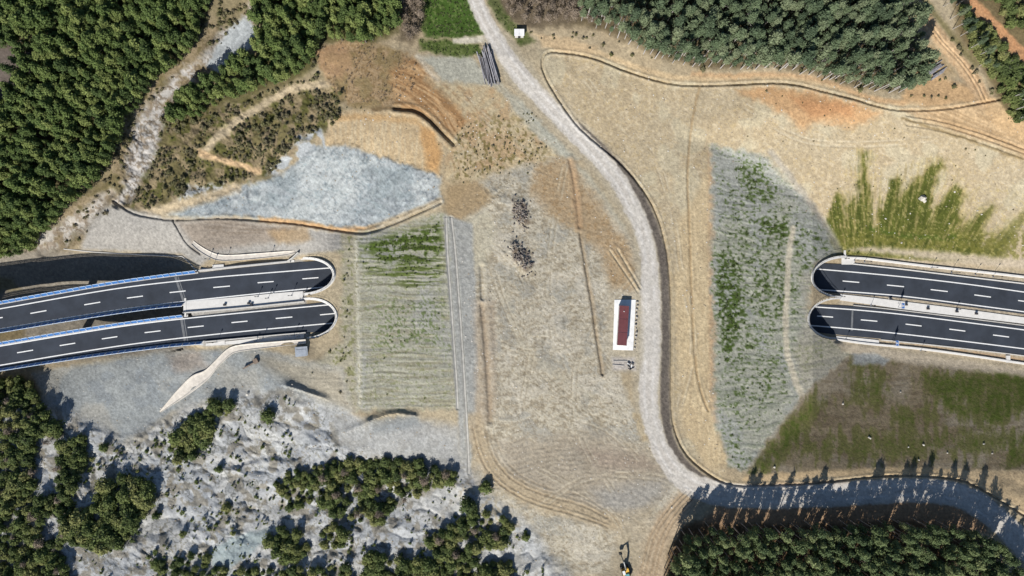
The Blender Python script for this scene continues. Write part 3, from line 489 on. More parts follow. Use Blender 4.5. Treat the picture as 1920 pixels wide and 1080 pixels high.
for k, nm in enumerate(names):
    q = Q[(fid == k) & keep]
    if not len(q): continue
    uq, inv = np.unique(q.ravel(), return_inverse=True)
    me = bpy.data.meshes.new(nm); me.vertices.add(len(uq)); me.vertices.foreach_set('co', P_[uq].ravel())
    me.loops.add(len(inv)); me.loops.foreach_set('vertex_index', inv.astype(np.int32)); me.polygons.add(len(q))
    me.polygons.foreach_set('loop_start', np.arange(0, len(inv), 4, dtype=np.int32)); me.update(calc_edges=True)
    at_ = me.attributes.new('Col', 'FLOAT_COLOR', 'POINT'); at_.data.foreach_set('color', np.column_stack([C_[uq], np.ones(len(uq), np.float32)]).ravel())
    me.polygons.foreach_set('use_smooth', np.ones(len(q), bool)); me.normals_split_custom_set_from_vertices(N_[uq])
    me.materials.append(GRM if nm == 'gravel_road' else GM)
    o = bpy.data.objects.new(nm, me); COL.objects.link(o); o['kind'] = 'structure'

# ------------------------------------------------------------------ mesh helpers
class MB:
    def __init__(s): s.v = []; s.f = []
    def add(s, vs_, fs_):
        b = len(s.v); s.v += [tuple(float(c) for c in p) for p in vs_]; s.f += [tuple(b + i for i in f) for f in fs_]; return s
    def box(s, c, d, rz=0.0, taper=1.0, rx=0.0):
        x, y, z = d[0] / 2, d[1] / 2, d[2] / 2; pts = []
        for sz in (-1, 1):
            k = taper if sz > 0 else 1
            for sx, sy in ((-1, -1), (1, -1), (1, 1), (-1, 1)):
                p = np.array([sx * x * k, sy * y * k, sz * z])
                if rx: p = np.array([p[0], p[1] * math.cos(rx) - p[2] * math.sin(rx), p[1] * math.sin(rx) + p[2] * math.cos(rx)])
                pts.append((c[0] + p[0] * math.cos(rz) - p[1] * math.sin(rz), c[1] + p[0] * math.sin(rz) + p[1] * math.cos(rz), c[2] + p[2]))
        return s.add(pts, [(3, 2, 1, 0), (4, 5, 6, 7), (0, 1, 5, 4), (1, 2, 6, 5), (2, 3, 7, 6), (3, 0, 4, 7)])
    def tube(s, a, b, r0, r1=None, n=8, cap=True):
        a = np.array(a, float); b = np.array(b, float); r1 = r0 if r1 is None else r1; d = b - a; d /= np.linalg.norm(d) + 1e-9
        t = np.cross(d, (0, 0, 1) if abs(d[2]) < .9 else (1, 0, 0)); t /= np.linalg.norm(t); w = np.cross(d, t); pts = []
        for p, r in ((a, r0), (b, r1)):
            for k in range(n):
                q = 2 * math.pi * k / n; pts.append(p + r * (math.cos(q) * t + math.sin(q) * w))
        fs = [(k, (k + 1) % n, n + (k + 1) % n, n + k) for k in range(n)]
        if cap: fs += [tuple(range(n))[::-1], tuple(range(n, 2 * n))]
        return s.add(pts, fs)
    def sweep(s, rings, closed=True):
        """rings of equal length joined into a skin; closed = the ring's last vertex joins its first"""
        n = len(rings[0]); pts = [p for r in rings for p in r]; fs = []
        for k in range(len(rings) - 1):
            for i in range(n if closed else n - 1):
                a, b = k * n + i, k * n + (i + 1) % n; fs.append((a, b, b + n, a + n))
        if closed: fs += [tuple(range(n))[::-1], tuple(range((len(rings) - 1) * n, len(rings) * n))]
        return s.add(pts, fs)
    def beam(s, a, b, w, h):
        """rectangular bar from a to b"""
        a = np.array(a, float); b = np.array(b, float); d = b - a; d /= np.linalg.norm(d)
        t = np.cross(d, (0, 0, 1)); t = t / np.linalg.norm(t) if np.linalg.norm(t) > 1e-4 else np.array([1., 0, 0]); q = np.cross(t, d)
        r = lambda p: [p - t * w / 2 - q * h / 2, p + t * w / 2 - q * h / 2, p + t * w / 2 + q * h / 2, p - t * w / 2 + q * h / 2]
        return s.sweep([r(a), r(b)])
    def mesh(s, name, m, off=(0, 0, 0), sm=False):
        me = bpy.data.meshes.new(name); o = np.array(off, float)
        me.from_pydata([tuple(np.array(p) - o) for p in s.v], [], s.f)
        b = bmesh.new(); b.from_mesh(me); bmesh.ops.recalc_face_normals(b, faces=b.faces); b.to_mesh(me); b.free()
        if sm: me.polygons.foreach_set('use_smooth', [True] * len(me.polygons))
        me.materials.append(m); return me
def tag(o, label=None, cat=None, group=None, kind=None):
    for k, v in (('label', label), ('category', cat), ('group', group), ('kind', kind)):
        if v: o[k] = v
    return o
def thing(name, label, cat, loc, group=None):
    o = bpy.data.objects.new(name, None); COL.objects.link(o); o.location = loc; o.empty_display_size = .5; return tag(o, label, cat, group)
def wloc(o):
    l = np.array(o.location)
    return l if o.parent is None else l + wloc(o.parent)
def part(name, mb, m, parent=None, sm=False, label=None):
    off = wloc(parent) if parent is not None else (0, 0, 0)
    o = bpy.data.objects.new(name, mb.mesh(name, m, off, sm)); COL.objects.link(o)
    if parent is not None: o.parent = parent
    if label: o['label'] = label
    return o
def single(name, mb, m, label, cat, group=None, base=None, sm=False):
    """a thing that is one mesh, origin at its base"""
    p = np.array(mb.v); base = (p[:, 0].mean(), p[:, 1].mean(), p[:, 2].min()) if base is None else base
    o = bpy.data.objects.new(name, mb.mesh(name, m, base, sm)); o.location = base; COL.objects.link(o); return tag(o, label, cat, group)
def clone(o, loc, rz=0.0, scale=1.0, label=None, group=None):
    c = o.copy(); COL.objects.link(c); c.location = loc; c.rotation_euler = (0, 0, rz); c.scale = (scale,) * 3 if np.isscalar(scale) else scale
    if label: c['label'] = label
    if group: c['group'] = group
    for ch in o.children:
        d = ch.copy(); COL.objects.link(d); d.parent = c
        for g_ in ch.children:
            e = g_.copy(); COL.objects.link(e); e.parent = d
    return c
def ext(pts, u):
    p = np.array(pts, float); u = np.asarray(u, float)
    v = np.interp(u, p[:, 0], p[:, 1]); a = (p[1, 1] - p[0, 1]) / (p[1, 0] - p[0, 0]); b = (p[-1, 1] - p[-2, 1]) / (p[-1, 0] - p[-2, 0])
    v = np.where(u < p[0, 0], p[0, 1] + a * (u - p[0, 0]), v); return np.where(u > p[-1, 0], p[-1, 1] + b * (u - p[-1, 0]), v)
def smx(pts):
    q = smooth(pts, 6); return q[np.argsort(q[:, 0])]
for k in CW:
    for e in CW[k]: CW[k][e] = smx(CW[k][e])

ASPH = mat('asphalt', (0.028, 0.034, 0.045), .85, noise=.28, nscale=.16, bump=.2, bscale=12)
PAINT = mat('road paint', (0.636, 0.636, 0.619), .6, noise=.14, nscale=1.5)
CONC = mat('concrete', (0.430, 0.417, 0.387), .85, noise=.13, nscale=.8, bump=.3, bscale=3)
CONCP = mat('pale concrete', (0.533, 0.520, 0.490), .85, noise=.10, nscale=.6, bump=.3, bscale=3)
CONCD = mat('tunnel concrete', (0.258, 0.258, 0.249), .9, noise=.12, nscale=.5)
CREAM = mat('weathered channel concrete', (0.499, 0.460, 0.400), .9, noise=.2, nscale=.7, bump=.5, bscale=2)
BLUE = mat('blue painted steel', (.028, .125, .34), .45, noise=.1, nscale=1.0, spec=.5)
BLUEP = mat('pale blue painted steel', (.50, .60, .72), .45, spec=.5)
STEEL = mat('galvanised steel', (.42, .43, .44), .45, metal=.6)
DARK = mat('dark metal', (.028, .028, .032), .6)
GLASS = mat('dark glass', (.02, .025, .03), .08, spec=.6)
WHITE = mat('white paint', (0.636, 0.636, 0.619), .6, noise=.14, nscale=.6)
SIGNB = mat('blue sign face', (.03, .16, .50), .4, spec=.5)

# ------------------------------------------------------------------ motorway carriageways
def strip_rows(n, s, z=0.0, dn=0.0, ds=0.0):
    """rows of (north, south) points; dn/ds = outward metres"""
    out = []
    for (u1, v1), (u2, v2) in zip(n, s):
        a = unproj(u1, v1, z); b = unproj(u2, v2, z); w = (a - b) / np.linalg.norm(a - b)
        out.append((a + w * dn, b - w * ds))
    return out
URANGE = {'LN': (-400, 690), 'LS': (-400, 690), 'RN': (1460, 1990), 'RS': (1460, 1990)}
carr = {}
CLAB = {'LN': 'carriageway', 'LS': 'carriageway', 'RN': 'carriageway', 'RS': 'carriageway'}
for k in CW:
    u0, u1 = URANGE[k]; uu = np.arange(u0, u1 + 1, 10.0); mb = MB()
    n = np.column_stack([uu, ext(CW[k]['ne'], uu)]); s = np.column_stack([uu, ext(CW[k]['se'], uu)])
    rings = [[a, b, b - [0, 0, .16], a - [0, 0, .16]] for a, b in strip_rows(n, s)]
    mb.sweep(rings); o = part('carriageway', mb, ASPH); o['kind'] = 'structure'; carr[k] = o
    slope = np.gradient(ext(CW[k]['nl'], uu), uu)
    for e in ('nl', 'slx'):
        mb = MB(); rr = []
        for u, v in zip(uu, ext(CW[k][e], uu)):
            a = unproj(u, v - 1.0, .004); b = unproj(u, v + 1.0, .004); rr.append([a, b])
        mb.sweep(rr, closed=False); part('edge_line', mb, PAINT, o)
    for (a, b, v) in DASH[k]:
        sl = float(np.interp((a + b) / 2, uu, slope)); h = (b - a) / 2; c = (a + b) / 2; nx, ny = -sl, 1.0; w = .95
        q = [unproj(c - h + nx * w, v - sl * h + ny * w, .005), unproj(c + h + nx * w, v + sl * h + ny * w, .005), unproj(c + h - nx * w, v + sl * h - ny * w, .005), unproj(c - h - nx * w, v - sl * h - ny * w, .005)]
        part('lane_dash', MB().add(q, [(0, 1, 2, 3)]), PAINT, o)
DUST = mat('dusty joint', (.125, .13, .135), .9, noise=.3, nscale=.6)
for k, ua, ub in (('LN', 329, 345), ('LS', 340, 347)):
    va, vb = float(ext(CW[k]['ne'], ua)), float(ext(CW[k]['se'], ub))
    for o_, w in ((0, 2.2), (5, .9)):
        q = [unproj(ua + o_ - w, va + 2, .003), unproj(ua + o_ + w, va + 2, .003), unproj(ub + o_ + w, vb - 1, .003), unproj(ub + o_ - w, vb - 1, .003)]
        part('expansion_joint', MB().add(q, [(0, 1, 2, 3)]), DUST, carr[k])
q = [unproj(1597, 582, .003), unproj(1600, 582, .003), unproj(1599, 620, .003), unproj(1595, 620, .003)]
part('dust_streak', MB().add(q, [(0, 1, 2, 3)]), DUST, carr['RS'])

# ------------------------------------------------------------------ viaducts with outward-leaning blue screens
VLAB = {'LN': 'viaduct deck with blue screens, throwing its shadow into the dark valley',
        'LS': 'viaduct deck with blue screens beside the open grey marl bank'}
post_me = None
for k in ('LN', 'LS'):
    u_end = {'LN': (373, 344), 'LS': (344, 386)}[k]
    root = thing('viaduct', VLAB[k], 'viaduct', unproj(110, float(ext(CW[k]['nl'], 110)) + 22, 0) - [0, 0, 14])
    uu = np.arange(-400, 356, 8.0); n = np.column_stack([uu, ext(CW[k]['ne'], uu)]); s = np.column_stack([uu, ext(CW[k]['se'], uu)])
    rows = strip_rows(n, s, 0, 1.0, 1.0); z = lambda p, h: p * [1, 1, 0] + [0, 0, h]
    part('deck', MB().sweep([[z(a, -.17), z(b, -.17), z(b, -.55), z(a, -.55)] for a, b in rows]), CONC, root)
    part('box_girder', MB().sweep([[z(a * .8 + b * .2, -.56), z(a * .2 + b * .8, -.56), z(a * .3 + b * .7, -2.5), z(a * .7 + b * .3, -2.5)] for a, b in rows]), CONCD, root)
    for up in (108, -90, -290):
        c = unproj(up, (float(ext(CW[k]['nl'], up)) + float(ext(CW[k]['slx'], up))) / 2, 0); gz = -14.5
        part('pier', MB().box((c[0], c[1], (-2.5 + gz) / 2 - 1), (1.8, 3.4, -gz + .5), .15), CONCD, root)
    for side, uend in (('ne', u_end[0]), ('se', u_end[1])):
        uu2 = np.arange(-400, uend + .1, 4.0); sg = 1 if side == 'ne' else -1
        n2 = np.column_stack([uu2, ext(CW[k]['ne'], uu2)]); s2 = np.column_stack([uu2, ext(CW[k]['se'], uu2)])
        e = [(a, (a - b) / np.linalg.norm(a - b)) if side == 'ne' else (b, (b - a) / np.linalg.norm(a - b)) for a, b in strip_rows(n2, s2)]
        kb = part('coping', MB().sweep([[p - w * .05 + [0, 0, -.3], p + w * .6 + [0, 0, -.3], p + w * .6 + [0, 0, .22], p - w * .05 + [0, 0, .22]] for p, w in e]), CONC, root)
        lean = .75; hgt = 1.1
        rail = part('barrier', MB().sweep([[p + w * (.25 + lean) + [0, 0, .22 + hgt], p + w * (.42 + lean) + [0, 0, .22 + hgt], p + w * (.42 + lean) + [0, 0, .34 + hgt], p + w * (.25 + lean) + [0, 0, .34 + hgt]] for p, w in e]), BLUEP, root)
        acc = 0; last = e[0]
        stops = [e[0]]
        for p, w in e[1:]:
            acc += np.linalg.norm(p - last[0]); last = (p, w)
            if acc >= 2.3: stops.append((p, w)); acc = 0
        for i, (p, w) in enumerate(stops):
            q0 = p + w * .16 + [0, 0, .22]; q1 = p + w * (.30 + lean) + [0, 0, .5 + hgt]
            part('barrier_post', MB().beam(q0, q1, .14, .2), BLUEP if i % 2 else STEEL, rail)
            if i + 1 < len(stops):
                p2, w2 = stops[i + 1]; d = (p2 - p); g_ = .05
                pm = MB()
                for f0, f1 in ((0, .27), (.33, .61), (.67, .97)):
                    a0 = p + d * g_ + w * (.24 + lean * f0) + [0, 0, .24 + hgt * f0]; b0 = p + d * (1 - g_) + w2 * (.24 + lean * f0) + [0, 0, .24 + hgt * f0]
                    dd_ = w * lean * (f1 - f0) + np.array([0, 0, hgt * (f1 - f0)]); a1 = a0 + dd_; b1 = b0 + dd_; t = w * .05 + np.array([0, 0, -.05])
                    pm.add([a0, b0, b1, a1, a0 + t, b0 + t, b1 + t, a1 + t], [(0, 1, 2, 3), (7, 6, 5, 4), (0, 4, 5, 1), (1, 5, 6, 2), (2, 6, 7, 3), (3, 7, 4, 0)])
                part('screen_panel', pm, BLUE, rail)
# abutment wall closing the gap between the decks
a, b = unproj(346, 562, 0), unproj(346, 590, 0)
single('abutment_wall', MB().box(((a[0] + b[0]) / 2 + .3, (a[1] + b[1]) / 2, -3.6), (.7, abs(a[1] - b[1]) + 1.2, 7.5)), CONCP, 'upright concrete end wall between the two viaduct decks', 'wall')

# ------------------------------------------------------------------ medians, kerbs, barriers, gutters
def slab(name, top, bot, z0, z1, m, step=8):
    t = smx(top); b = smx(bot); uu = np.arange(max(t[0, 0], b[0, 0]), min(t[-1, 0], b[-1, 0]) + .1, step); mb = MB(); rr = []
    for u in uu:
        p = unproj(u, float(ext(t, u)), 0); q = unproj(u, float(ext(b, u)), 0); rr.append([p + [0, 0, z1], q + [0, 0, z1], q + [0, 0, z0], p + [0, 0, z0]])
    o = part(name, mb.sweep(rr), m); o['kind'] = 'structure'; return o
slab('median_paving', [(344,565.5),(440,557.5),(520,549.5),(574,545.5)], [(344,585),(440,577),(520,568.5),(574,562.5)], -.25, .06, CONCP)
slab('median_paving', [(1575,551.5),(1640,558.5),(1707,567),(1810,580),(1920,595),(1990,604)], [(1575,563),(1640,572),(1692,579.5),(1810,594),(1920,607),(1990,616)], -.25, .06, CONCP)
slab('verge_paving', [(386,644),(440,638.5),(520,630),(576,625)], [(386,648.5),(440,645),(520,639),(578,633)], -.25, .05, CONCP)
slab('verge_paving', [(376,503.5),(440,497.5),(520,490),(556,487)], [(376,507.5),(440,501.5),(520,494),(556,491)], -.25, .05, CONCP)
slab('verge_paving', [(1568,630.5),(1600,633),(1640,637),(1652,639)], [(1568,638),(1600,642),(1640,646),(1652,647)], -.25, .05, CONCP)
slab('verge_paving', [(1578,484),(1600,485),(1606,486)], [(1560,496),(1590,496),(1606,496)], -.25, .05, CONCP)
def ribbon(name, pts, w, h, m, label, cat, z=0.0, sm=True, drape=False, dz=0.0, sink=.3):
    p = smooth(pts, 5) if sm else np.asarray(pts, float); rr = []
    P3 = np.array([at(u, v, None if drape else z) for u, v in p[:, :2]])
    d = np.gradient(P3, axis=0); d[:, 2] = 0; d /= np.linalg.norm(d, axis=1)[:, None]; n = np.column_stack([-d[:, 1], d[:, 0], 0 * d[:, 0]])
    for q, t in zip(P3, n):
        rr.append([q - t * w / 2 + [0, 0, -sink], q + t * w / 2 + [0, 0, -sink], q + t * w * .32 + [0, 0, h + dz], q - t * w * .32 + [0, 0, h + dz]])
    return single(name, MB().sweep(rr), m, label, cat)
ribbon('concrete_barrier', [(374,507.5),(440,500.5),(500,494.5),(545,490)], .8, .9, CONC, 'low concrete barrier along the carriageway by the short cream channel', 'barrier')
ribbon('concrete_barrier', [(344,586.5),(440,578.5),(520,570.3),(571,565)], .6, .8, CONC, 'low concrete barrier along the white paved median by the viaducts', 'barrier')
ribbon('concrete_barrier', [(386,640.5),(440,635.5),(520,628),(574,623.5)], .6, .75, CONC, 'low concrete barrier along the carriageway by the long forked channel', 'barrier')
ribbon('kerb', [(1600,495),(1692,504.8),(1779,515.2),(1920,531.8),(1990,540.2)], .55, .22, CONCP, 'pale concrete kerb along the carriageway below the green streaked slope', 'kerb')
ribbon('kerb', [(1600,572.5),(1683,581.2),(1800,595.2),(1920,610.2),(1990,619)], .4, .25, CONC, 'pale concrete kerb along the paved median between the straight carriageways', 'kerb')
ribbon('kerb', [(1652,637),(1731,645),(1830,656),(1920,667),(1990,676)], .5, .2, CONC, 'pale concrete kerb along the orange gravel verge', 'kerb')
ribbon('gutter', [(1588,483),(1620,484.5),(1658,489),(1745,499.5),(1851,511),(1920,519),(1990,527)], 1.0, .4, CONCP, 'white concrete gutter line at the foot of the green streaked slope', 'gutter')
ribbon('gutter', [(1566,636),(1625,644),(1731,654.5),(1830,668),(1920,681.5),(1990,691)], 1.0, .4, CONCP, 'white concrete gutter line at the foot of the shaded brown slope', 'gutter')
GUTM = mat('dusty gutter concrete', (.33, .32, .29), .9, noise=.25, nscale=.5)
GUTL = ['concrete gutter beside the tilled slope field, shorter of the pair', 'concrete gutter beside the grey strip, longer of the pair']
for g, lb in zip(GUT, GUTL):
    q = smooth(g, 5); mb = MB(); P3 = np.array([at(u, v) for u, v in q]); rr = []
    for p in P3:
        for_x = [(-.5, .1), (-.4, .1), (-.2, -.16), (.2, -.16), (.4, .1), (.5, .1), (.5, -.5), (-.5, -.5)]
        rr.append([p + [x, 0, h + .42] for x, h in for_x])
    single('gutter', mb.sweep(rr), GUTM, lb, 'gutter')
def channel(pts, label, m=CREAM):
    q = smooth(pts, 5); P3 = np.array([at(u, v) for u, v in q[:, :2]]); P3[:, 2] = np.convolve(np.pad(P3[:, 2], 3, mode='edge'), np.ones(7) / 7, 'valid')
    d = np.gradient(P3, axis=0); d[:, 2] = 0; d /= np.linalg.norm(d, axis=1)[:, None]; n = np.column_stack([-d[:, 1], d[:, 0], 0 * d[:, 0]]); rr = []
    for k, (p, t) in enumerate(zip(P3, n)):
        w = q[k, 2] / PXM / 2; rr.append([p + t * (w * x) + [0, 0, h + .25] for x, h in ((-1, .28), (-.9, .3), (-.6, .02), (.6, .02), (.9, .3), (1, .28), (1, -1.2), (-1, -1.2))])
    return single('drainage_channel', MB().sweep(rr), m, label, 'channel')
channel([(362,455,8),(374,465,10),(392,476,11),(412,483,12),(445,483,11),(500,478.5,10),(535,475,8),(553,472,5)], 'short cream concrete channel starting at the ditch below the grey-blue marl face')
channel([(301,772,3),(318,757,10),(340,738,19),(366,716,25),(388,702,17),(405,684,12),(424,665,13),(440,655,13),(470,650,12),(520,645,10),(574,640,8)], 'long cream concrete channel forking out onto the grey marl ground')
ribbon('wing_wall', [(541,490),(550,484),(561,473.5)], .5, 1.6, CONC, 'low concrete wing wall at the end of the short cream channel', 'wall', drape=True, sink=1.5, sm=False)
p0 = at(566, 659); single('culvert_box', MB().box((p0[0], p0[1], p0[2] + .1), (4.6, 3.6, 1.2), .08).box((p0[0], p0[1] - .3, p0[2] + .75), (3.6, 2.2, .12), .08), mat('slate concrete', (0.258, 0.284, 0.318), .8, noise=.2, nscale=.7), 'blue-grey concrete culvert box below the long forked channel', 'culvert')
p0 = at(470, 684); mb = MB()
for dx, dy, rz, L in ((-1.2, -.6, .5, 3.2), (1.0, .6, .45, 2.6)): mb.box((p0[0] + dx, p0[1] + dy, p0[2] + .3), (L, .35, 1.5), rz)
mb.box((p0[0] + 2.2, p0[1] + 1.5, p0[2] + .4), (1.6, 1.8, 1.7), .5)
single('culvert_headwall', mb, mat('rusty headwall', (.17, .13, .10), .9, noise=.3, nscale=1), 'small dark brown culvert headwall on the bank below the long channel', 'culvert')
def pad_strip(p, w):  # bank-top lining beside the viaduct valley
    pass
ribbon('bank_edging', [(120,467),(180,473),(250,477),(320,480),(342,481),(352,489),(364,503),(372,508)], .5, .3, CONC, 'thin concrete edging along the bank above the shadowed valley', 'edging', drape=True, sm=False)

# ------------------------------------------------------------------ tunnel portals
PLB = {'LN': 'rounded white concrete tunnel portal at the end of the short cream channel', 'LS': 'rounded white concrete tunnel portal at the end of the long forked channel',
       'RN': 'rounded white concrete tunnel portal below the green streaked slope', 'RS': 'rounded white concrete tunnel portal beside the shaded brown slope'}
for k in PORTAL:
    C, l, ax = portal_frame(k); L1, A1 = np.linalg.norm(l), np.linalg.norm(ax); au = ax / A1; root = thing('tunnel_portal', PLB[k], 'tunnel portal', C)
    th = np.radians(np.linspace(-92, 92, 47))
    P = lambda r, t, f=0.0: C + l * (1 + t / L1) * math.sin(r) + ax * (1 + (t + f) / A1) * max(math.cos(r), -.02) + np.array([0, 0, (ARCH_H + t) * math.cos(r)])
    T = .95; up = np.array([0, 0, 1.]); nrm = np.cross(l, ax + np.array([0, 0, ARCH_H])); nrm /= np.linalg.norm(nrm); nrm *= np.sign(nrm[2]) or 1
    part('rim', MB().sweep([[P(r, 0) + nrm * .25, P(r, T) + nrm * .25, P(r, T) - nrm * 1.6, P(r, 0) - nrm * .5] for r in th]), CONCP, root, sm=False)
    end = C + ax + au * 34
    rings = []
    for f in (0, .5, 1):
        ring = []
        for r in th:
            p = P(r, .02); tgt = p + au * (np.dot(end - p, au)); ring.append(p * (1 - f) + tgt * f)
        rings.append(ring)
    part('lining', MB().sweep(rings, closed=False), CONCD, root)
    hr = part('handrail', MB().sweep([[P(r, T * .8) + nrm * .25 + up * 1.05 + q for q in ((-.04, 0, 0), (.04, 0, 0), (.04, 0, .08), (-.04, 0, .08))] for r in th[3:-3]]), DARK, root)
    hp = MB()
    for r in th[3:-3:3]: part('rail_post', MB().beam(P(r, T * .8) + nrm * .25, P(r, T * .8) + nrm * .25 + up * 1.05, .07, .07), DARK, hr)

# ------------------------------------------------------------------ roadside equipment
cab_n = [0]
def cabinet(u, v, where, z=.06):
    p = unproj(u, v, z); root = thing('equipment_cabinet', 'dark equipment cabinet ' + where, 'cabinet', p, 'dark cabinets and poles beside the motorway')
    part('housing', MB().box(p + [0, 0, .35], (.8, .6, .6)), DARK, root); part('lid', MB().box(p + [0, 0, .7], (.9, .7, .1)), DARK, root); part('plinth', MB().box(p + [0, 0, .03], (1.2, 1.0, .06)), CONC, root)
def pole(u, v, h, where, drape=False):
    p = at(u, v) if drape else unproj(u, v, .05); root = thing('signal_pole', 'thin dark signal pole ' + where, 'pole', p, 'dark cabinets and poles beside the motorway')
    part('mast', MB().tube(p, p + [0, 0, h], .08, .06), DARK, root); part('head', MB().box(p + [0, 0, h - .2], (.35, .28, .55)), DARK, root); part('base_plate', MB().box(p + [0, 0, .06], (.5, .5, .12)), STEEL, root)
for u, v in ((422,571.5),(467,568.5),(472,571)): cabinet(u, v, 'on the white median by the viaducts')
for u, v in ((1669,560.5),(1698,571),(1739,578.5),(1793,584),(1829.5,588)): cabinet(u, v, 'on the white median between the straight carriageways')
for u, v, h in ((484,556,3.2),(503,559,3),(513,549,2.6),(547,554,4),(568,559,3.4)): pole(u, v, h, 'on the white median by the viaducts')
for u, v, h in ((1578,556,2.6),(1633,572,3),(1793,579.5,2.5)): pole(u, v, h, 'on the white median between the straight carriageways')
for u, v, h in ((1585,485,3),(1602,488,3),(1621,491,5),(1746,502,4),(1784,511,5),(1829,515,4),(1862,519,5)): pole(u, v, h, 'at the foot of the green streaked slope')
for u, v, h in ((407,641,4),(481,639,2.5),(493,634,3.2),(552,628,3.6),(561,630,3)): pole(u, v, h, 'by the end of the long forked channel')
for u, v, h in ((393,486,4),(428,478,3),(511,473,3),(400,500,5)): pole(u, v, h, 'along the short cream channel', True)
for u, v, h in ((1726,657,3.2),(1586,636,2.8)): pole(u, v, h, 'at the foot of the shaded brown slope')
def road_sign(u, v, label, z=.05):
    p = unproj(u, v, z); root = thing('road_sign', label, 'road sign', p)
    for s_ in (-.7, .7): part('post', MB().tube(p + [0, s_, 0], p + [0, s_, 4.6], .07), STEEL, root)
    bd = part('panel', MB().box(p + [-.12, 0, 3.6], (.08, 2.1, 2.0)), WHITE, root)
    part('blue_face', MB().box(p + [-.18, 0, 3.6], (.04, 1.9, 1.8)), SIGNB, bd); part('white_symbol', MB().box(p + [-.21, 0, 3.8], (.03, .5, .9)).box(p + [-.21, 0, 3.1], (.03, 1.1, .25)), WHITE, bd)
road_sign(1684, 573, 'blue road sign on two posts on the white median'); road_sign(1673, 642, 'blue road sign on two posts on the orange gravel verge')
for u, v, lb in ((1889, 673, 'white concrete inspection slab on the orange gravel verge'), (1583, 476, 'white concrete step strip rising from the gutter below the green slope')):
    p = at(u, v); single('concrete_slab', MB().box(p + [0, 0, .2], (1.5 if u > 1700 else .8, 2.6, .6)), CONCP, lb, 'slab')
p = at(410, 500); single('concrete_slab', MB().box(p + [0, 0, .25], (4.2, 1.5, .6), .05), CONCP, 'white concrete pad at the end of the blue viaduct screens', 'slab')
p = at(416, 643); single('concrete_slab', MB().box(p + [0, 0, .2], (2.6, 1.4, .5), .1), CONCP, 'white concrete pad on the verge by the long forked channel', 'slab')

# ------------------------------------------------------------------ site cabin on its white pad
ZP = 14.45
q = [unproj(u, v, ZP) for u, v in ((1152,562),(1192,562),(1187,657),(1149,656))]
mb = MB(); mb.sweep([[p + [0, 0, -.4] for p in q], [p + [0, 0, .16] for p in q]])
single('white_pad', mb, WHITE, 'long white painted concrete pad under the maroon roofed cabin', 'slab')
c0, c1 = unproj(1170.5, 573, ZP + 2.9), unproj(1166.0, 648, ZP + 2.9); dv = (c0 - c1); Lc = np.linalg.norm(dv); dv /= Lc; rz = math.atan2(dv[1], dv[0]) - math.pi / 2; mid = (c0 + c1) / 2; Wc = 3.35
root = thing('site_cabin', 'long narrow cabin with a maroon three-panel roof on a white pad', 'cabin', (mid[0], mid[1], ZP + .16))
MAROON = mat('maroon sheet roof', (0.116, 0.036, 0.039), .55, noise=.12, nscale=.7); WALLM = mat('cabin wall', (0.473, 0.456, 0.430), .7)
base = np.array([mid[0], mid[1], 0])
part('wall', MB().box(base + [0, 0, ZP + 1.5], (Wc - .25, Lc - .25, 2.7), rz), WALLM, root)
for i in (-1, 0, 1):
    c = base + dv * (i * Lc / 3) + [0, 0, ZP + 2.92]; rp = part('roof_panel', MB().box(c, (Wc, Lc / 3 - .12, .14), rz), MAROON, root)
    for j in (-.33, 0, .33): part('roof_rib', MB().box(c + np.array([math.cos(rz), math.sin(rz), 0]) * j * Wc + [0, 0, .09], (.05, Lc / 3 - .2, .05), rz), MAROON, rp)
xr = np.array([math.cos(rz), math.sin(rz), 0])
for i in (-1, 0, 1):
    part('door', MB().box(base + dv * (i * Lc / 3 - .8) + xr * (Wc / 2 - .1) + [0, 0, ZP + 1.2], (.08, .9, 2.0), rz), mat('grey door', (.2, .22, .24), .5), root)
    part('window', MB().box(base + dv * (i * Lc / 3 + 1.2) + xr * (Wc / 2 - .1) + [0, 0, ZP + 1.75], (.08, 1.1, .8), rz), GLASS, root)
part('vent', MB().tube(base + dv * (Lc / 3 + .3) + [0, 0, ZP + 2.9], base + dv * (Lc / 3 + .3) + [0, 0, ZP + 3.35], .16), WHITE, root)

# ------------------------------------------------------------------ rocks and rubble
ROCK = mat('pale limestone', (0.447, 0.421, 0.370), .9, noise=.2, nscale=2); CLOD = mat('dark clods', (.125, .105, .095), .95, noise=.35, nscale=2); CLODG = mat('grey brown clods', (.20, .18, .155), .95, noise=.3, nscale=2); DIRTC = mat('earth clods', (0.258, 0.215, 0.155), .95, noise=.3, nscale=2)
rock_me = {}
def rock_mesh(kind, i):
    if (kind.name, i) not in rock_me:
        b = bmesh.new(); bmesh.ops.create_icosphere(b, subdivisions=1, radius=.5); r = random.Random(i * 7 + 3)
        for v in b.verts: v.co *= r.uniform(.65, 1.2); v.co.z *= .75
        me = bpy.data.meshes.new('rock'); b.to_mesh(me); b.free(); me.materials.append(kind); rock_me[(kind.name, i)] = me
    return rock_me[(kind.name, i)]
def boulder(u, v, d, label, group, i=0, kind=ROCK, name='boulder'):
    o = bpy.data.objects.new(name, rock_mesh(kind, i % 5)); p = at(u, v); o.location = p + [0, 0, d * .2]; o.scale = (d, d * .85, d); o.rotation_euler = (0, 0, i * 1.3); COL.objects.link(o); return tag(o, label, 'boulder', group)
boulder(1728, 372, 3.2, 'large white boulder lying in the green streaked slope', None, 1); boulder(1733, 377, 1.8, 'small white rock beside the large boulder in the green slope', None, 2)
for i, (u, v) in enumerate(((1688,735),(1629,820),(1632,822),(1703,838),(1731,834),(1844,832),(1776,849),(1452,876),(1580,757),(1722,862),(1860,850))):
    boulder(u, v, .7 + .4 * ((i * 37) % 10) / 10, 'pale boulder scattered on the shaded brown and green slope', 'pale boulders on the shaded slope', i)
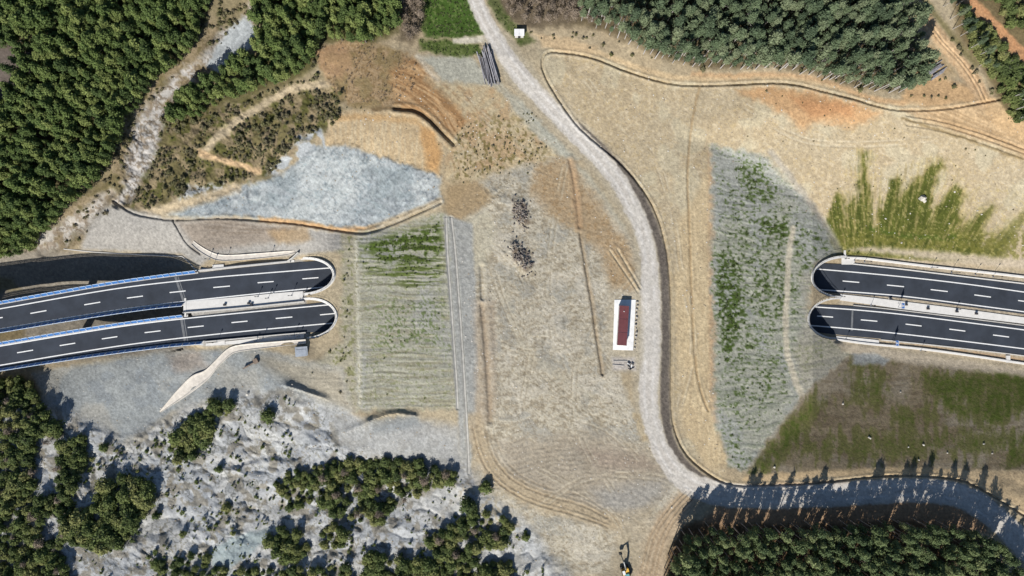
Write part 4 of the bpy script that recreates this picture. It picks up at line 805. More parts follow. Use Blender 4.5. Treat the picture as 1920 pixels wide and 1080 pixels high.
for i, (u, v) in enumerate(((1832,395),(1840,402),(1790,360),(1690,455),(1660,410))):
    boulder(u, v, .9, 'small pale rock scattered on the green streaked slope', 'small rocks on the green slope', i)
for i in range(13): boulder(1194.5 - i * .3 + rnd.uniform(-1.2, 1.2), 566 + i * 7.2, rnd.uniform(.7, 1.3), 'grey boulder in the row along the white pad by the gravel road', 'boulders along the white pad', i, mat('grey boulder', (.33, .31, .28), .9, noise=.2, nscale=2) if i == 0 else bpy.data.materials['grey boulder'])
boulder(465, 738, 1.8, 'white block lying alone on the grey marl ground', None, 3)
for (u, v, lb, n, sx, sy, tilt) in ((976, 398, 'heap of dark clods beside the brown patch of churned plateau', 150, 20, 32, .25), (977, 482, 'heap of dark clods beside the deep wheel ruts', 190, 24, 34, .4)):
    root = thing('rubble_heap', lb, 'rubble heap', at(u, v)); b0 = wloc(root)
    for i in range(n):
        b_ = rnd.gauss(0, .42) * sy; a_ = rnd.gauss(0, .34) * sx + b_ * tilt; d = rnd.uniform(.35, .95); p = at(u + a_, v + b_)
        o = bpy.data.objects.new('clod', rock_mesh(CLOD if rnd.random() < .6 else CLODG, i % 5)); o.parent = root; o.location = p - b0 + [0, 0, d * .25]; o.scale = (d, d, d * 1.2); o.rotation_euler = (0, 0, i); COL.objects.link(o)

# ------------------------------------------------------------------ stacked logs, hut, scrap
LOGM = mat('weathered grey bark', (0.232, 0.228, 0.245), .9, noise=.35, nscale=1.5); LOGD = mat('dark bark', (.10, .095, .10), .9, noise=.3, nscale=1.5)
def logs(cu, cv, ang, L, wid, n, layers, label, group, seed):
    r = random.Random(seed); c = at(cu, cv); d = np.array([math.cos(ang), math.sin(ang), 0]); t = np.array([-d[1], d[0], 0])
    for i in range(n):
        ly = i * layers // n; k = r.uniform(-.5, .5) * wid * (1 - ly / layers * .45); s = r.uniform(-.16, .16) * L; ll = L * r.uniform(.72, 1.0); a2 = r.uniform(-.07, .07); dd = d * math.cos(a2) + t * math.sin(a2)
        m = c + t * k + d * s; m[2] = float(Zat(*proj(m[0], m[1], c[2]))[0]) + .2 + ly * .36
        a_ = m - dd * ll / 2; b_ = m + dd * ll / 2
        a_[2] = m[2] + r.uniform(-.08, .1); b_[2] = m[2] + r.uniform(-.08, .1); rr_ = r.uniform(.15, .24)
        o = MB().tube(a_, b_, rr_, rr_ * .7, 8); single('log', o, LOGM if r.random() < .72 else LOGD, label, 'log', group)
logs(917, 125, math.radians(-76), 12.5, 5.4, 34, 4, 'long grey log in the stack beside the white gravel road', 'logs stacked by the gravel road', 5)
logs(1752, 132, math.radians(33), 6.0, 4.2, 20, 2, 'grey log in the pile between the forest corner and the dirt track', 'logs piled by the forest corner', 8)
p = at(973.5, 65.5); root = thing('hut', 'small white roofed hut in the grass beside the gravel road', 'hut', p)
part('wall', MB().box(p + [0, 0, 1.1], (3.0, 2.0, 2.4)), WALLM, root)
for s_ in (-.88, .88): part('roof_panel', MB().box(p + [s_, 0, 2.38], (1.72, 2.4, .14)), WHITE, root)
part('door', MB().box(p + [0, -1.03, .9], (.9, .06, 1.9)), DARK, root)
p = at(1183, 688); root = thing('scrap_heap', 'small heap of black scrap pieces below the white pad', 'scrap heap', p); r = random.Random(4)
for i in range(9):
    a_ = p + [r.uniform(-1.1, 1.1), r.uniform(-1.1, 1.1), r.uniform(.1, .5)]; t_ = r.uniform(0, 3.1)
    part('scrap_piece', MB().beam(a_, a_ + [1.1 * math.cos(t_), 1.1 * math.sin(t_), r.uniform(-.1, .4)], .32, .2), DARK if i < 7 else WHITE, root)
for (u0, v0, u1, v1) in ((1150,677,1176,677),(1148,684,1170,686)):
    single('timber_board', MB().beam(at(u0, v0, None, .2), at(u1, v1, None, .2), .3, .1), mat('grey board', (.36, .34, .31), .9, noise=.2), 'grey timber board lying below the white pad', 'board', 'boards below the white pad')

# ------------------------------------------------------------------ excavator
YEL = mat('digger yellow', (.62, .36, .05), .5); RUB = mat('track steel', (.04, .038, .036), .8); TEAL = mat('teal engine cover', (.10, .26, .27), .5); GREY = mat('boom grey', (.16, .16, .15), .6)
bp_ = at(1172, 1069); hd = math.radians(17); f = np.array([-math.sin(hd), math.cos(hd), 0]); sd_ = np.array([math.cos(hd), math.sin(hd), 0])
root = thing('excavator', 'yellow tracked excavator with its dark boom raised over the bare ground', 'excavator', bp_)
E = lambda x, y, z_: bp_ + sd_ * x + f * y + np.array([0, 0, z_])
for s_ in (-1.15, 1.15):
    prof = [(-2.1, .35), (-1.8, .05), (1.8, .05), (2.1, .35), (2.1, .6), (1.8, .9), (-1.8, .9), (-2.1, .6)]
    tr = part('track', MB().sweep([[E(s_ - .3, y, z_) for y, z_ in prof], [E(s_ + .3, y, z_) for y, z_ in prof]]), RUB, root)
    for y in np.linspace(-1.7, 1.7, 9): part('track_shoe', MB().box(E(s_, y, .93), (.66, .22, .08), hd), RUB, tr)
part('undercarriage', MB().box(E(0, 0, .6), (1.8, 1.8, .5), hd), RUB, root); part('turntable', MB().tube(E(0, 0, .8), E(0, 0, 1.1), .8, .8, 14), DARK, root)
bd = part('body', MB().box(E(0, -.5, 1.45), (2.5, 3.2, .75), hd, .96), YEL, root); part('counterweight', MB().box(E(0, -2.2, 1.6), (2.5, .8, 1.1), hd, .9), YEL, bd); part('engine_cover', MB().box(E(.1, -1.2, 2.05), (1.7, 1.3, .5), hd, .92), TEAL, bd); part('exhaust', MB().tube(E(.9, -.6, 1.9), E(.9, -.6, 2.6), .08), DARK, bd)
cb = part('cab', MB().box(E(-.75, .55, 2.3), (.95, 1.5, 1.5), hd, .92), YEL, root); part('cab_roof', MB().box(E(-.75, .5, 3.1), (.9, 1.4, .1), hd), WHITE, cb)
part('window', MB().box(E(-.75, 1.31, 2.4), (.75, .05, 1.0), hd), GLASS, cb); part('window', MB().box(E(-1.23, .55, 2.4), (.05, 1.1, .9), hd), GLASS, cb)
bm = [E(.2, .7, 1.6), E(.2, 2.6, 4.0), E(.2, 5.6, 4.9)]; part('boom', MB().beam(bm[0], bm[1], .42, .6).beam(bm[1], bm[2], .38, .55), GREY, root)
part('stick', MB().beam(E(.2, 5.2, 5.3), E(.1, 7.0, 2.2), .32, .42), GREY, root)
part('bucket', MB().sweep([[E(-.45, 6.6, 2.4), E(-.45, 7.4, 2.3), E(-.45, 7.3, 1.3), E(-.45, 6.5, 1.2)], [E(.65, 6.6, 2.4), E(.65, 7.4, 2.3), E(.65, 7.3, 1.3), E(.65, 6.5, 1.2)]]), RUB, root)
part('cylinder', MB().tube(E(.2, 1.3, 1.3), E(.2, 3.0, 3.7), .09), STEEL, root); part('cylinder', MB().tube(E(.2, 3.4, 4.9), E(.2, 5.3, 5.6), .08), STEEL, root)

# ------------------------------------------------------------------ vegetation
def foliage(name, c0, c1, c2):
    m = bpy.data.materials.new(name); m.use_nodes = True; n = m.node_tree.nodes; L = m.node_tree.links; b = n['Principled BSDF']
    oi = n.new('ShaderNodeObjectInfo'); r = n.new('ShaderNodeValToRGB'); e = r.color_ramp.elements
    e[0].position = 0; e[0].color = (*c0, 1); e[1].position = 1; e[1].color = (*c2, 1); k = e.new(.5); k.color = (*c1, 1)
    L.new(oi.outputs['Random'], r.inputs[0])
    g = n.new('ShaderNodeNewGeometry'); t = n.new('ShaderNodeTexNoise'); t.inputs['Scale'].default_value = .9; t.inputs['Detail'].default_value = 3; L.new(g.outputs['Position'], t.inputs['Vector'])
    q = n.new('ShaderNodeMapRange'); q.inputs['From Min'].default_value = .3; q.inputs['From Max'].default_value = .7; q.inputs['To Min'].default_value = .65; q.inputs['To Max'].default_value = 1.4; L.new(t.outputs['Fac'], q.inputs['Value'])
    x = n.new('ShaderNodeVectorMath'); x.operation = 'SCALE'; L.new(r.outputs[0], x.inputs[0]); L.new(q.outputs[0], x.inputs['Scale']); L.new(x.outputs[0], b.inputs['Base Color'])
    b.inputs['Roughness'].default_value = .75; b.inputs['Specular IOR Level'].default_value = .15
    tr = n.new('ShaderNodeBsdfTranslucent'); L.new(x.outputs[0], tr.inputs['Color']); mx = n.new('ShaderNodeMixShader'); mx.inputs[0].default_value = .36
    L.new(b.outputs[0], mx.inputs[1]); L.new(tr.outputs[0], mx.inputs[2]); L.new(mx.outputs[0], n['Material Output'].inputs['Surface']); return m
F_NW = foliage('olive pine needles', (0.076, 0.112, 0.039), (0.126, 0.176, 0.053), (0.218, 0.257, 0.085))
F_NE = foliage('grey green pine needles', (0.076, 0.108, 0.063), (0.121, 0.162, 0.088), (0.203, 0.237, 0.138))
F_SE = foliage('deep green pine needles', (0.077, 0.111, 0.051), (0.124, 0.164, 0.070), (0.205, 0.237, 0.107))
F_SW = foliage('evergreen oak leaves', (0.082, 0.112, 0.041), (0.141, 0.176, 0.058), (0.242, 0.247, 0.096))
F_SH = foliage('maquis leaves', (.17, .15, .10), (.15, .15, .065), (.25, .215, .14))
F_BR = foliage('bare brown twigs', (.19, .155, .12), (.23, .185, .14), (.27, .22, .17))
F_GR = foliage('grass blades', (.062, .080, .032), (.080, .096, .038), (.115, .120, .058))
BARK = mat('pine bark', (.21, .175, .15), .9, noise=.25, nscale=1.2); BARKL = mat('pale grey bark', (.34, .32, .30), .9, noise=.25, nscale=1.2); BARKD = mat('grey bark', (.17, .15, .13), .9, noise=.25, nscale=1.2)
def mesh_np(name, v, f, m, sm=False):
    me = bpy.data.meshes.new(name); v = np.asarray(v, np.float32); f = np.asarray(f, np.int32); n = f.shape[1]
    me.vertices.add(len(v)); me.vertices.foreach_set('co', v.ravel()); me.loops.add(f.size); me.loops.foreach_set('vertex_index', f.ravel())
    me.polygons.add(len(f)); me.polygons.foreach_set('loop_start', np.arange(0, f.size, n, dtype=np.int32)); me.update(calc_edges=True); me.validate(); me.materials.append(m); return me
def leaf_cloud(c, out, size, rs):
    """one small quad per centre, facing roughly outward"""
    n = len(c); nr = out + rs.normal(0, .55, (n, 3)); nr /= np.linalg.norm(nr, axis=1)[:, None] + 1e-9
    t = np.cross(nr, rs.normal(0, 1, (n, 3))); t /= np.linalg.norm(t, axis=1)[:, None] + 1e-9; b = np.cross(nr, t); s = size[:, None]; a = rs.uniform(.5, 1, (n, 1))
    v = np.stack([c - t * s - b * s * a * .5, c + t * s * .5 - b * s * a, c + t * s + b * s * a * .5, c - t * s * .5 + b * s * a], 1).reshape(-1, 3)
    return v, np.arange(n * 4).reshape(n, 4)
def crown(name, R_, H_, base, seed, m, n=210, per=6, shape='pine', leaf=.27):
    rs = np.random.RandomState(seed); az = rs.uniform(0, 2 * math.pi, n); lob = rs.uniform(0, 6.28, 3); nl = rs.randint(3, 6)
    irr = .78 + .22 * np.sin(az * nl + lob[0]) + .12 * np.sin(az * (nl + 3) + lob[1])
    t = rs.uniform(0, 1, n) ** (.85 if shape == 'pine' else .6)
    prof = np.clip((1 - t) ** .62 * (.6 + .8 * t) * 1.25, .06, 1) if shape == 'pine' else np.sqrt(np.clip(1 - t ** 2, .03, 1))
    if shape == 'pine':     # whorled limbs
        k = rs.randint(7, 11); ba = np.sort(rs.uniform(0, 2 * math.pi, k)); w = rs.randint(0, k, n); az = np.where(rs.uniform(0, 1, n) < .6, ba[w] + rs.normal(0, .16, n) + t * 1.5, az)
    rad = R_ * prof * irr * (.35 + .65 * rs.uniform(0, 1, n) ** .5)
    c = np.column_stack([rad * np.cos(az), rad * np.sin(az), base + t * H_ * (.92 + .16 * rs.uniform(0, 1, n))])
    c = np.repeat(c, per, 0) + rs.normal(0, .32 * R_ / 2.2, (n * per, 3)) * [1, 1, .7]
    o = np.column_stack([c[:, 0] / R_, c[:, 1] / R_, (c[:, 2] - base - H_ * .25) / H_ * 1.1 + .45]); o /= np.linalg.norm(o, axis=1)[:, None] + 1e-9
    v, f = leaf_cloud(c, o, leaf * rs.uniform(.6, 1.25, n * per) * R_ / 2.2, rs); return mesh_np(name, v, f, m)
def trunk(name, h, r, seed, m, limbs=5):
    rs = np.random.RandomState(seed); mb = MB(); p = np.zeros(3); q = np.array([rs.uniform(-.15, .15), rs.uniform(-.15, .15), h * .5]); e = q + [rs.uniform(-.15, .15), rs.uniform(-.15, .15), h * .5]
    mb.tube(p - [0, 0, .6], q, r, r * .75, 7); mb.tube(q, e, r * .75, r * .2, 7)
    for i in range(limbs):
        t = rs.uniform(.45, .9); s_ = p + (e - p) * t; a = rs.uniform(0, 6.28); L_ = h * .2 * (1.2 - t) + .4; mb.tube(s_, s_ + [L_ * math.cos(a), L_ * math.sin(a), L_ * .35], r * .25, r * .08, 4, False)
    return mb.mesh(name, m)
def protos(kind, nvar):
    out = []
    for i in range(nvar):
        s_ = i * 13 + 5; rs = random.Random(s_ + len(kind))
        if kind == 'NW': out.append((crown('crown', rs.uniform(1.5, 2.1), rs.uniform(4.0, 5.6), 2.4, s_, F_NW, 150, 6), trunk('trunk', 6.4, .16, s_, BARKD)))
        if kind == 'NE': out.append((crown('crown', rs.uniform(1.4, 2.0), rs.uniform(3.8, 5.2), 7.0, s_ + 1, F_NE, 150, 6), trunk('trunk', 10.6, .18, s_, BARKL)))
        if kind == 'SE': out.append((crown('crown', rs.uniform(1.4, 2.0), rs.uniform(4.4, 5.8), 7.8, s_ + 2, F_SE, 115, 6), trunk('trunk', 12.0, .19, s_, BARK)))
        if kind == 'SW': out.append((crown('crown', rs.uniform(1.9, 2.7), rs.uniform(2.0, 2.8), .4, s_ + 3, F_SW, 200, 6, 'oak', .25), trunk('trunk', 3.8, .17, s_, BARKD)))
        if kind == 'BR': out.append((crown('crown', rs.uniform(1.4, 2.0), rs.uniform(2.6, 3.6), 1.2, s_ + 4, F_BR, 90, 4, 'oak', .2), trunk('trunk', 3.8, .1, s_, BARKD, 8)))
        if kind == 'SH': out.append((crown('foliage', rs.uniform(.7, 1.0), rs.uniform(.7, 1.1), .02, s_ + 5, F_SH, 34, 4, 'oak', .42), None))
        if kind == 'SD': out.append((crown('foliage', rs.uniform(.5, .8), rs.uniform(.8, 1.2), .02, s_ + 8, F_BR, 16, 3, 'oak', .4), None))
        if kind == 'SG': out.append((crown('foliage', rs.uniform(.7, 1.0), rs.uniform(.8, 1.3), .02, s_ + 6, F_SW, 34, 4, 'oak', .42), None))
    return out
PR_ = {k: protos(k, n) for k, n in (('NW', 7), ('NE', 7), ('SE', 7), ('SW', 7), ('BR', 4), ('SH', 5), ('SG', 5), ('SD', 4))}
ROADPTS = smooth(ROAD, 3)
def fill(p, dmin, seed, ok=None, box=None, tries=36000):
    """dart throwing in a polygon of survey pixels"""
    r = np.random.RandomState(seed); q = np.array(p, float); lo_ = np.maximum(q.min(0), [-170, -170]); hi_ = np.minimum(q.max(0), [2090, 1250])
    c = r.uniform(lo_, hi_, (tries, 2)); c = c[inside(c[:, 0], c[:, 1], p)]
    if ok is not None: c = c[ok(c[:, 0], c[:, 1])]
    grid = {}; out = []
    for x, y in c:
        i, j = int(x // dmin), int(y // dmin); hit = False
        for a in (-1, 0, 1):
            for b in (-1, 0, 1):
                for X, Y in grid.get((i + a, j + b), ()):
                    if (X - x) ** 2 + (Y - y) ** 2 < dmin * dmin: hit = True
        if not hit: grid.setdefault((i, j), []).append((x, y)); out.append((x, y))
    return out
first = {}
def plant(kind, u, v, sc, name, label, cat, group, r):
    i = r.randrange(len(PR_[kind])); p = at(u, v); cr, tk = PR_[kind][i]; rz = r.uniform(0, 6.28); s3 = (sc, sc, sc * r.uniform(.88, 1.12))
    if tk is None:
        o = bpy.data.objects.new(name, cr); o.location = p; o.rotation_euler = (0, 0, rz); o.scale = s3; COL.objects.link(o); tag(o, label, cat, group); first.setdefault((kind, i), [o]); return o
    o = bpy.data.objects.new(name, None); o.empty_display_size = .5; o.location = p; o.rotation_euler = (r.uniform(-.04, .04), r.uniform(-.04, .04), rz); o.scale = s3; COL.objects.link(o); tag(o, label, cat, group)
    ch = []
    for nm, me in (('trunk', tk), ('crown', cr)):
        c = bpy.data.objects.new(nm, me); c.parent = o; COL.objects.link(c); ch.append(c)
    first.setdefault((kind, i), ch); return o
def scatter(name, items, label, cat, seed):
    """the rest of a stand as one object: points carrying copies of the same plants; items = (kind, u, v, size)"""
    rs = np.random.RandomState(seed); n = len(items)
    if n == 0: return
    have = sorted(k for k in first if k[0] in set(i[0] for i in items)); by = {}
    for q, k in enumerate(have): by.setdefault(k[0], []).append(q)
    u = np.array([p[1] for p in items]); v = np.array([p[2] for p in items]); z = Zat(u, v); k = (CAM_H - z) / CAM_H
    me = bpy.data.meshes.new(name); me.vertices.add(n); me.vertices.foreach_set('co', np.column_stack([(u - 960) / PXM * k, (540 - v) / PXM * k, z]).astype(np.float32).ravel())
    pick = np.array([by[i[0]][rs.randint(len(by[i[0]]))] for i in items], np.int32)
    for nm, ty, d in (('pick', 'INT', pick), ('turn', 'FLOAT', rs.uniform(0, 6.28, n).astype(np.float32)), ('size', 'FLOAT', np.array([p[3] for p in items], np.float32))):
        a = me.attributes.new(nm, ty, 'POINT'); a.data.foreach_set('value', d)
    o = bpy.data.objects.new(name, me); COL.objects.link(o); tag(o, label, cat, None, 'stuff')
    ng = bpy.data.node_groups.new(name, 'GeometryNodeTree'); ng.interface.new_socket('Geometry', in_out='INPUT', socket_type='NodeSocketGeometry'); ng.interface.new_socket('Geometry', in_out='OUTPUT', socket_type='NodeSocketGeometry')
    N = ng.nodes; L = ng.links; gi = N.new('NodeGroupInput'); go = N.new('NodeGroupOutput'); ip = N.new('GeometryNodeInstanceOnPoints'); jn = N.new('GeometryNodeJoinGeometry')
    for i in reversed(have):
        j2 = N.new('GeometryNodeJoinGeometry'); g2 = N.new('GeometryNodeGeometryToInstance')
        for ob in first[i]:
            oi = N.new('GeometryNodeObjectInfo'); oi.transform_space = 'ORIGINAL'; oi.inputs['Object'].default_value = ob; L.new(oi.outputs['Geometry'], j2.inputs[0])
        L.new(j2.outputs[0], g2.inputs[0]); L.new(g2.outputs[0], jn.inputs[0])
    def na(nm, ty):
        x = N.new('GeometryNodeInputNamedAttribute'); x.data_type = ty; x.inputs['Name'].default_value = nm; return x.outputs['Attribute']
    cx = N.new('ShaderNodeCombineXYZ'); L.new(na('turn', 'FLOAT'), cx.inputs[2]); er = N.new('FunctionNodeEulerToRotation'); L.new(cx.outputs[0], er.inputs[0])
    ip.inputs['Pick Instance'].default_value = True; L.new(gi.outputs[0], ip.inputs['Points']); L.new(jn.outputs[0], ip.inputs['Instance']); L.new(na('pick', 'INT'), ip.inputs['Instance Index']); L.new(er.outputs[0], ip.inputs['Rotation']); L.new(na('size', 'FLOAT'), ip.inputs['Scale']); L.new(ip.outputs[0], go.inputs[0])
    md = o.modifiers.new('scatter', 'NODES'); md.node_group = ng; return o
POOL = {}; _rf = np.random.RandomState(5); rfr = lambda n: _rf.uniform(0, 1, n)
def stand(kind, pts, s0, s1, name, label, cat, group, seed, boost=0.0):
    r = random.Random(seed)
    for u, v in pts: POOL.setdefault(name, []).append((kind, u, v, r.uniform(s0, s1), label, cat, group, boost))
def grow(name, cap, stuffname, stufflabel, seed):
    r = random.Random(seed); L = POOL[name]; seen = lambda p: -8 < p[1] < 1928 and -8 < p[2] < 1088
    vis = sorted([p for p in L if seen(p)], key=lambda p: -(p[3] + p[7])); out = [p for p in L if not seen(p)]
    for p in vis[:cap]: plant(p[0], p[1], p[2], p[3], name, p[4], p[5], p[6], r)
    scatter(stuffname, [p[:4] for p in vis[cap:] + out], stufflabel, L[0][5], seed)
offst = lambda u, v: np.array([min(segd(a, b, STREAM[i], STREAM[i + 1])[0] - STREAM[i][2] * .5 for i in range(len(STREAM) - 1)) > 10 for a, b in zip(u, v)], bool)
notgap = lambda u, v: offst(u, v) & ~inside(u, v, [(-300, 88), (48, 94), (44, 140), (16, 190), (-300, 220)])
stand('NW', fill(FA, 10.5, 1, notgap) , .6, 1.4, 'pine_tree', 'olive green pine in the dense forest west of the pale stream gully', 'pine tree', 'pines of the dense forest beside the stream gully', 1)
FA2c = [(475,-300),(748,-300),(746,55),(690,82),(605,74),(585,118),(545,150),(500,165),(430,188),(372,222),(325,230),(312,208),(335,170),(402,146),(436,116),(476,110),(496,60),(478,30)]
stand('NW', fill(FA2c, 10.5, 2, offst), .6, 1.35, 'pine_tree', 'olive green pine in the tongue of wood between gully and ridge track', 'pine tree', 'pines between gully and ridge track', 2)
FBc = [(1080,-300),(1676,-300),(1678,0),(1704,60),(1710,120),(1706,165),(1680,176),(1632,170),(1582,162),(1512,142),(1445,130),(1378,132),(1296,128),(1222,110),(1172,86),(1124,58),(1084,36)]
stand('NE', fill(FBc, 10.5, 3), .62, 1.3, 'pine_tree', 'grey green slim pine in the stand above the crest ditch', 'pine tree', 'pines above the crest ditch', 3, .05)
stand('SE', fill(FD, 12, 4, lambda u, v: (rfr(len(u)) < np.clip((v - np.where(u > 1830, 1000, 962)) / 115, .13, 1))), .8, 1.25, 'pine_tree', 'tall deep green pine shading the gravel road', 'pine tree', 'tall pines shading the gravel road', 4, .1)
BRP = [(932,-200),(1100,-200),(1120,40),(1060,42),(1000,48),(950,26)]
stand('BR', fill(BRP, 13, 5) + fill([(754,-200),(796,-200),(792,45),(775,75),(756,62)], 13, 6), .8, 1.3, 'bare_tree', 'leafless brown thicket tree beside the grass by the gravel road', 'tree', 'bare thicket trees', 5)
stand('SW', fill(FE, 14.5, 7, lambda u, v: ~inside(u, v, [(62,815),(115,815),(112,920),(66,930)]) & ~inside(u, v, [(75, 980), (125, 960), (120, 1010), (80, 1015)])), .65, 1.35, 'oak_tree', 'dark evergreen oak in the thick wood beside the marl badlands', 'tree', 'evergreen oaks of the thick wood', 7)
CL = [([(128,985),(180,950),(195,905),(245,890),(282,905),(285,945),(262,975),(240,1010),(205,1030),(170,1030),(150,1015)], 15, .95, 1.45, 'big round clump', 'olive evergreen oak in the big round clump on pale marl'),
 ([(318,840),(332,825),(350,800),(365,775),(385,765),(398,780),(398,810),(375,850),(350,862),(322,858)], 14, .8, 1.25, 'clump below the long channel', 'evergreen oak in the slanting clump below the long channel'),
 ([(398,750),(432,742),(436,772),(405,778)], 13, .8, 1.1, 'clump below the long channel', 'evergreen oak in the slanting clump below the long channel'),
 ([(118,830),(160,815),(163,870),(140,920),(125,905)], 14, .8, 1.1, 'clump by the wood', 'brownish evergreen oak in the strip between the thick wood and pale marl'),
 ([(590,875),(640,862),(720,862),(800,868),(838,885),(845,905),(800,920),(770,930),(740,945),(700,985),(660,975),(620,960),(595,925)], 12, .45, 1.0, 'band below the grey scarp', 'evergreen oak in the wide band below the grey scarp'),
 ([(515,900),(560,880),(595,900),(590,940),(545,950)], 12, .4, .8, 'band below the grey scarp', 'evergreen oak in the wide band below the grey scarp'),
 ([(805,1015),(840,990),(880,960),(935,965),(960,985),(945,1020),(890,1040),(820,1050)], 12, .45, 1.0, 'clump near the bent wheel tracks', 'evergreen oak in the clump near the bent wheel tracks'),
 ([(505,1010),(530,988),(575,1000),(578,1035),(530,1050)], 14, .8, 1.1, 'clump by the pale blue hollow', 'evergreen oak in the clump beside the pale blue hollow'),
 ([(600,990),(645,985),(650,1020),(610,1025)], 14, .7, 1.0, 'clump by the pale blue hollow', 'evergreen oak in the clump beside the pale blue hollow'),
 ([(640,1062),(700,1040),(760,1050),(900,1050),(965,1055),(975,1150),(640,1150)], 13, .5, 1.05, 'bottom thicket', 'evergreen oak in the thicket along the pale marl gully'),
 ([(290,1050),(390,1035),(395,1065),(520,1070),(620,1060),(620,1160),(290,1160)], 15, .4, .85, 'bottom thicket', 'evergreen oak in the thicket along the pale marl gully')]
for i, (p, d, s0, s1, g_, lb) in enumerate(CL):
    stand('SW', fill(p, d * .84, 20 + i, lambda u, v: fbm(u / 19, v / 19, 90 + i, 3) > .40), s0 * .8, s1 * 1.1, 'oak_tree', lb, 'tree', 'oaks of the ' + g_, 20 + i, .2)
for u, v, s_, lb in ((103,806,1.25,'rounded yellow green oak standing by the thick wood on marl'),(878,945,1.6,'dark rounded pine-like oak standing at the lower end of the grey strip'),(911,912,1.0,'dark little oak beside the bent wheel tracks'),(505,778,1.1,'oak standing alone on the grey marl above the badlands'),(985,1005,.75,'small round oak alone on bare pale marl'),(413,878,.75,'yellow green oak between pale marl mounds'),(427,950,.8,'dark oak standing between two pale mounds'),(850,888,.8,'little oak at the corner of the grey scarp'),(197,838,.85,'brown oak where grey ground meets pale marl'),(295,965,.8,'low oak beside the big round clump'),(276,845,.35,'tiny round bush alone on smooth pale marl'),(345,1000,.7,'flat grey bush on the pale mound')):
    plant('SW', u, v, s_, 'oak_tree', lb, 'tree', None, random.Random(int(u)))
stand('BR', fill(FE, 46, 60) + fill([(600,880),(840,885),(800,915),(700,970),(620,950)], 38, 61) + fill([(820,1000),(950,975),(940,1020),(830,1040)], 40, 62), .9, 1.3, 'bare_tree', 'leafless grey brown tree among the evergreen oaks by the badlands', 'tree', 'bare trees among the oaks', 60)
# trees and bushes along the north-east dirt tracks
stand('SW', fill([(1795,10),(1818,25),(1852,62),(1885,100),(1915,130),(1935,150),(1935,235),(1895,215),(1872,170),(1850,130),(1818,85)], 14, 50) + fill([(1835,-30),(1935,-30),(1935,75),(1890,45)], 16, 51), .6, 1.05, 'oak_tree', 'yellowish bush oak between the two dirt tracks', 'tree', 'bush oaks between the dirt tracks', 50)
stand('NE', fill([(1745,-30),(1800,-30),(1800,30),(1830,80),(1855,130),(1835,125),(1790,70)], 17, 52), .45, .75, 'young_pine', 'young grey green pine beside the dirt track', 'pine tree', 'young pines beside the dirt track', 52)
stand('NE', fill([(1885,175),(1935,165),(1935,238),(1895,222)], 15, 53), .7, 1.0, 'young_pine', 'dark pine in the corner where dirt track meets crest ditch', 'pine tree', 'pines where track meets ditch', 53)
grow('pine_tree', 300, 'pine_forest', 'the rest of the pine forest, crowns closing into one mass', 201); grow('oak_tree', 288, 'oak_wood', 'the rest of the evergreen oak wood, crowns closing into one mass', 202); grow('bare_tree', 300, 'bare_thicket', 'leafless brown thicket going on by the gravel road', 203); grow('young_pine', 300, 'young_pines', 'young pines going on past the dirt track', 204)
# low shrubs: the biggest as things, the rest as ground cover
sp = []; rr_ = np.random.RandomState(99)
def dens(p, n, fn, s0, s1):
    q = np.array(p, float); c = rr_.uniform(q.min(0), q.max(0), (n, 2)); c = c[inside(c[:, 0], c[:, 1], p)]; k = fn(c[:, 0], c[:, 1]); c = c[k]
    return [(x, y, rr_.uniform(s0, s1) * (1.5 if rr_.rand() < .12 else 1)) for x, y in c]
nz = lambda u, v, s_, sc: fbm(u / sc, v / sc, s_, 3)
GULP = [(235,260),(330,190),(420,200),(560,150),(640,150),(640,225),(560,262),(510,325),(420,345),(270,395),(220,382)]
notst = lambda u, v: np.array([min(segd(a, b, STREAM[i], STREAM[i + 1])[0] - STREAM[i][2] * .45 for i in range(len(STREAM) - 1)) > 0 for a, b in zip(u, v)], bool)
track_r = [(640,158),(600,158),(540,172),(482,202),(432,236),(402,264),(380,290),(430,306),(484,322)]
nottr = lambda u, v: np.array([min(segd(a, b, track_r[i], track_r[i + 1])[0] for i in range(len(track_r) - 1)) > 9 for a, b in zip(u, v)], bool)
gsp = dens(GULP, 2600, lambda u, v: (nz(u, v, 71, 24) > .47) & notst(u, v) & nottr(u, v), .4, 1.05)
crr = dens([(372,-10),(470,-10),(462,28),(405,95),(385,90)], 160, lambda u, v: nz(u, v, 83, 16) > .44, .4, 1.0) + dens([(225,240),(300,160),(345,125),(330,190),(300,230),(250,330),(225,385),(190,350)], 420, lambda u, v: (nz(u, v, 84, 16) > .42) & notst(u, v), .4, 1.0) + dens([(140,400),(210,345),(215,385),(160,450),(120,470)], 130, lambda u, v: nz(u, v, 85, 14) > .52, .4, .9)
edg = crr + dens([(560,120),(600,80),(620,150),(540,165),(440,200),(400,225),(330,245),(330,235),(430,200),(500,178)], 260, lambda u, v: nz(u, v, 72, 20) > .4, .7, 1.4)
BADP = [(100,760),(150,800),(235,838),(310,790),(430,752),(540,745),(640,850),(760,860),(850,880),(905,940),(985,995),(1055,1090),(130,1090),(140,900)]
bsp = dens(BADP, 1900, lambda u, v: (nz(u, v, 73, 22) > .56), .35, .95) + dens(BADP, 260, lambda u, v: (nz(u, v, 74, 40) > .45), .25, .6)
mdp = dens([(850,225),(1010,210),(1030,300),(960,345),(850,345)], 260, lambda u, v: nz(u, v, 75, 30) > .44, .2, .42) + dens([(600,150),(760,160),(830,240),(1000,250),(990,330),(840,330),(800,225),(640,215)], 80, lambda u, v: u > 0, .15, .35)
fdp = dens([(598,450),(660,450),(660,760),(560,700),(640,640)], 90, lambda u, v: nz(u, v, 76, 20) > .5, .3, .6) + dens([(1440,160),(1900,300),(1900,400),(1560,420),(1340,280)], 70, lambda u, v: u > 0, .2, .4)
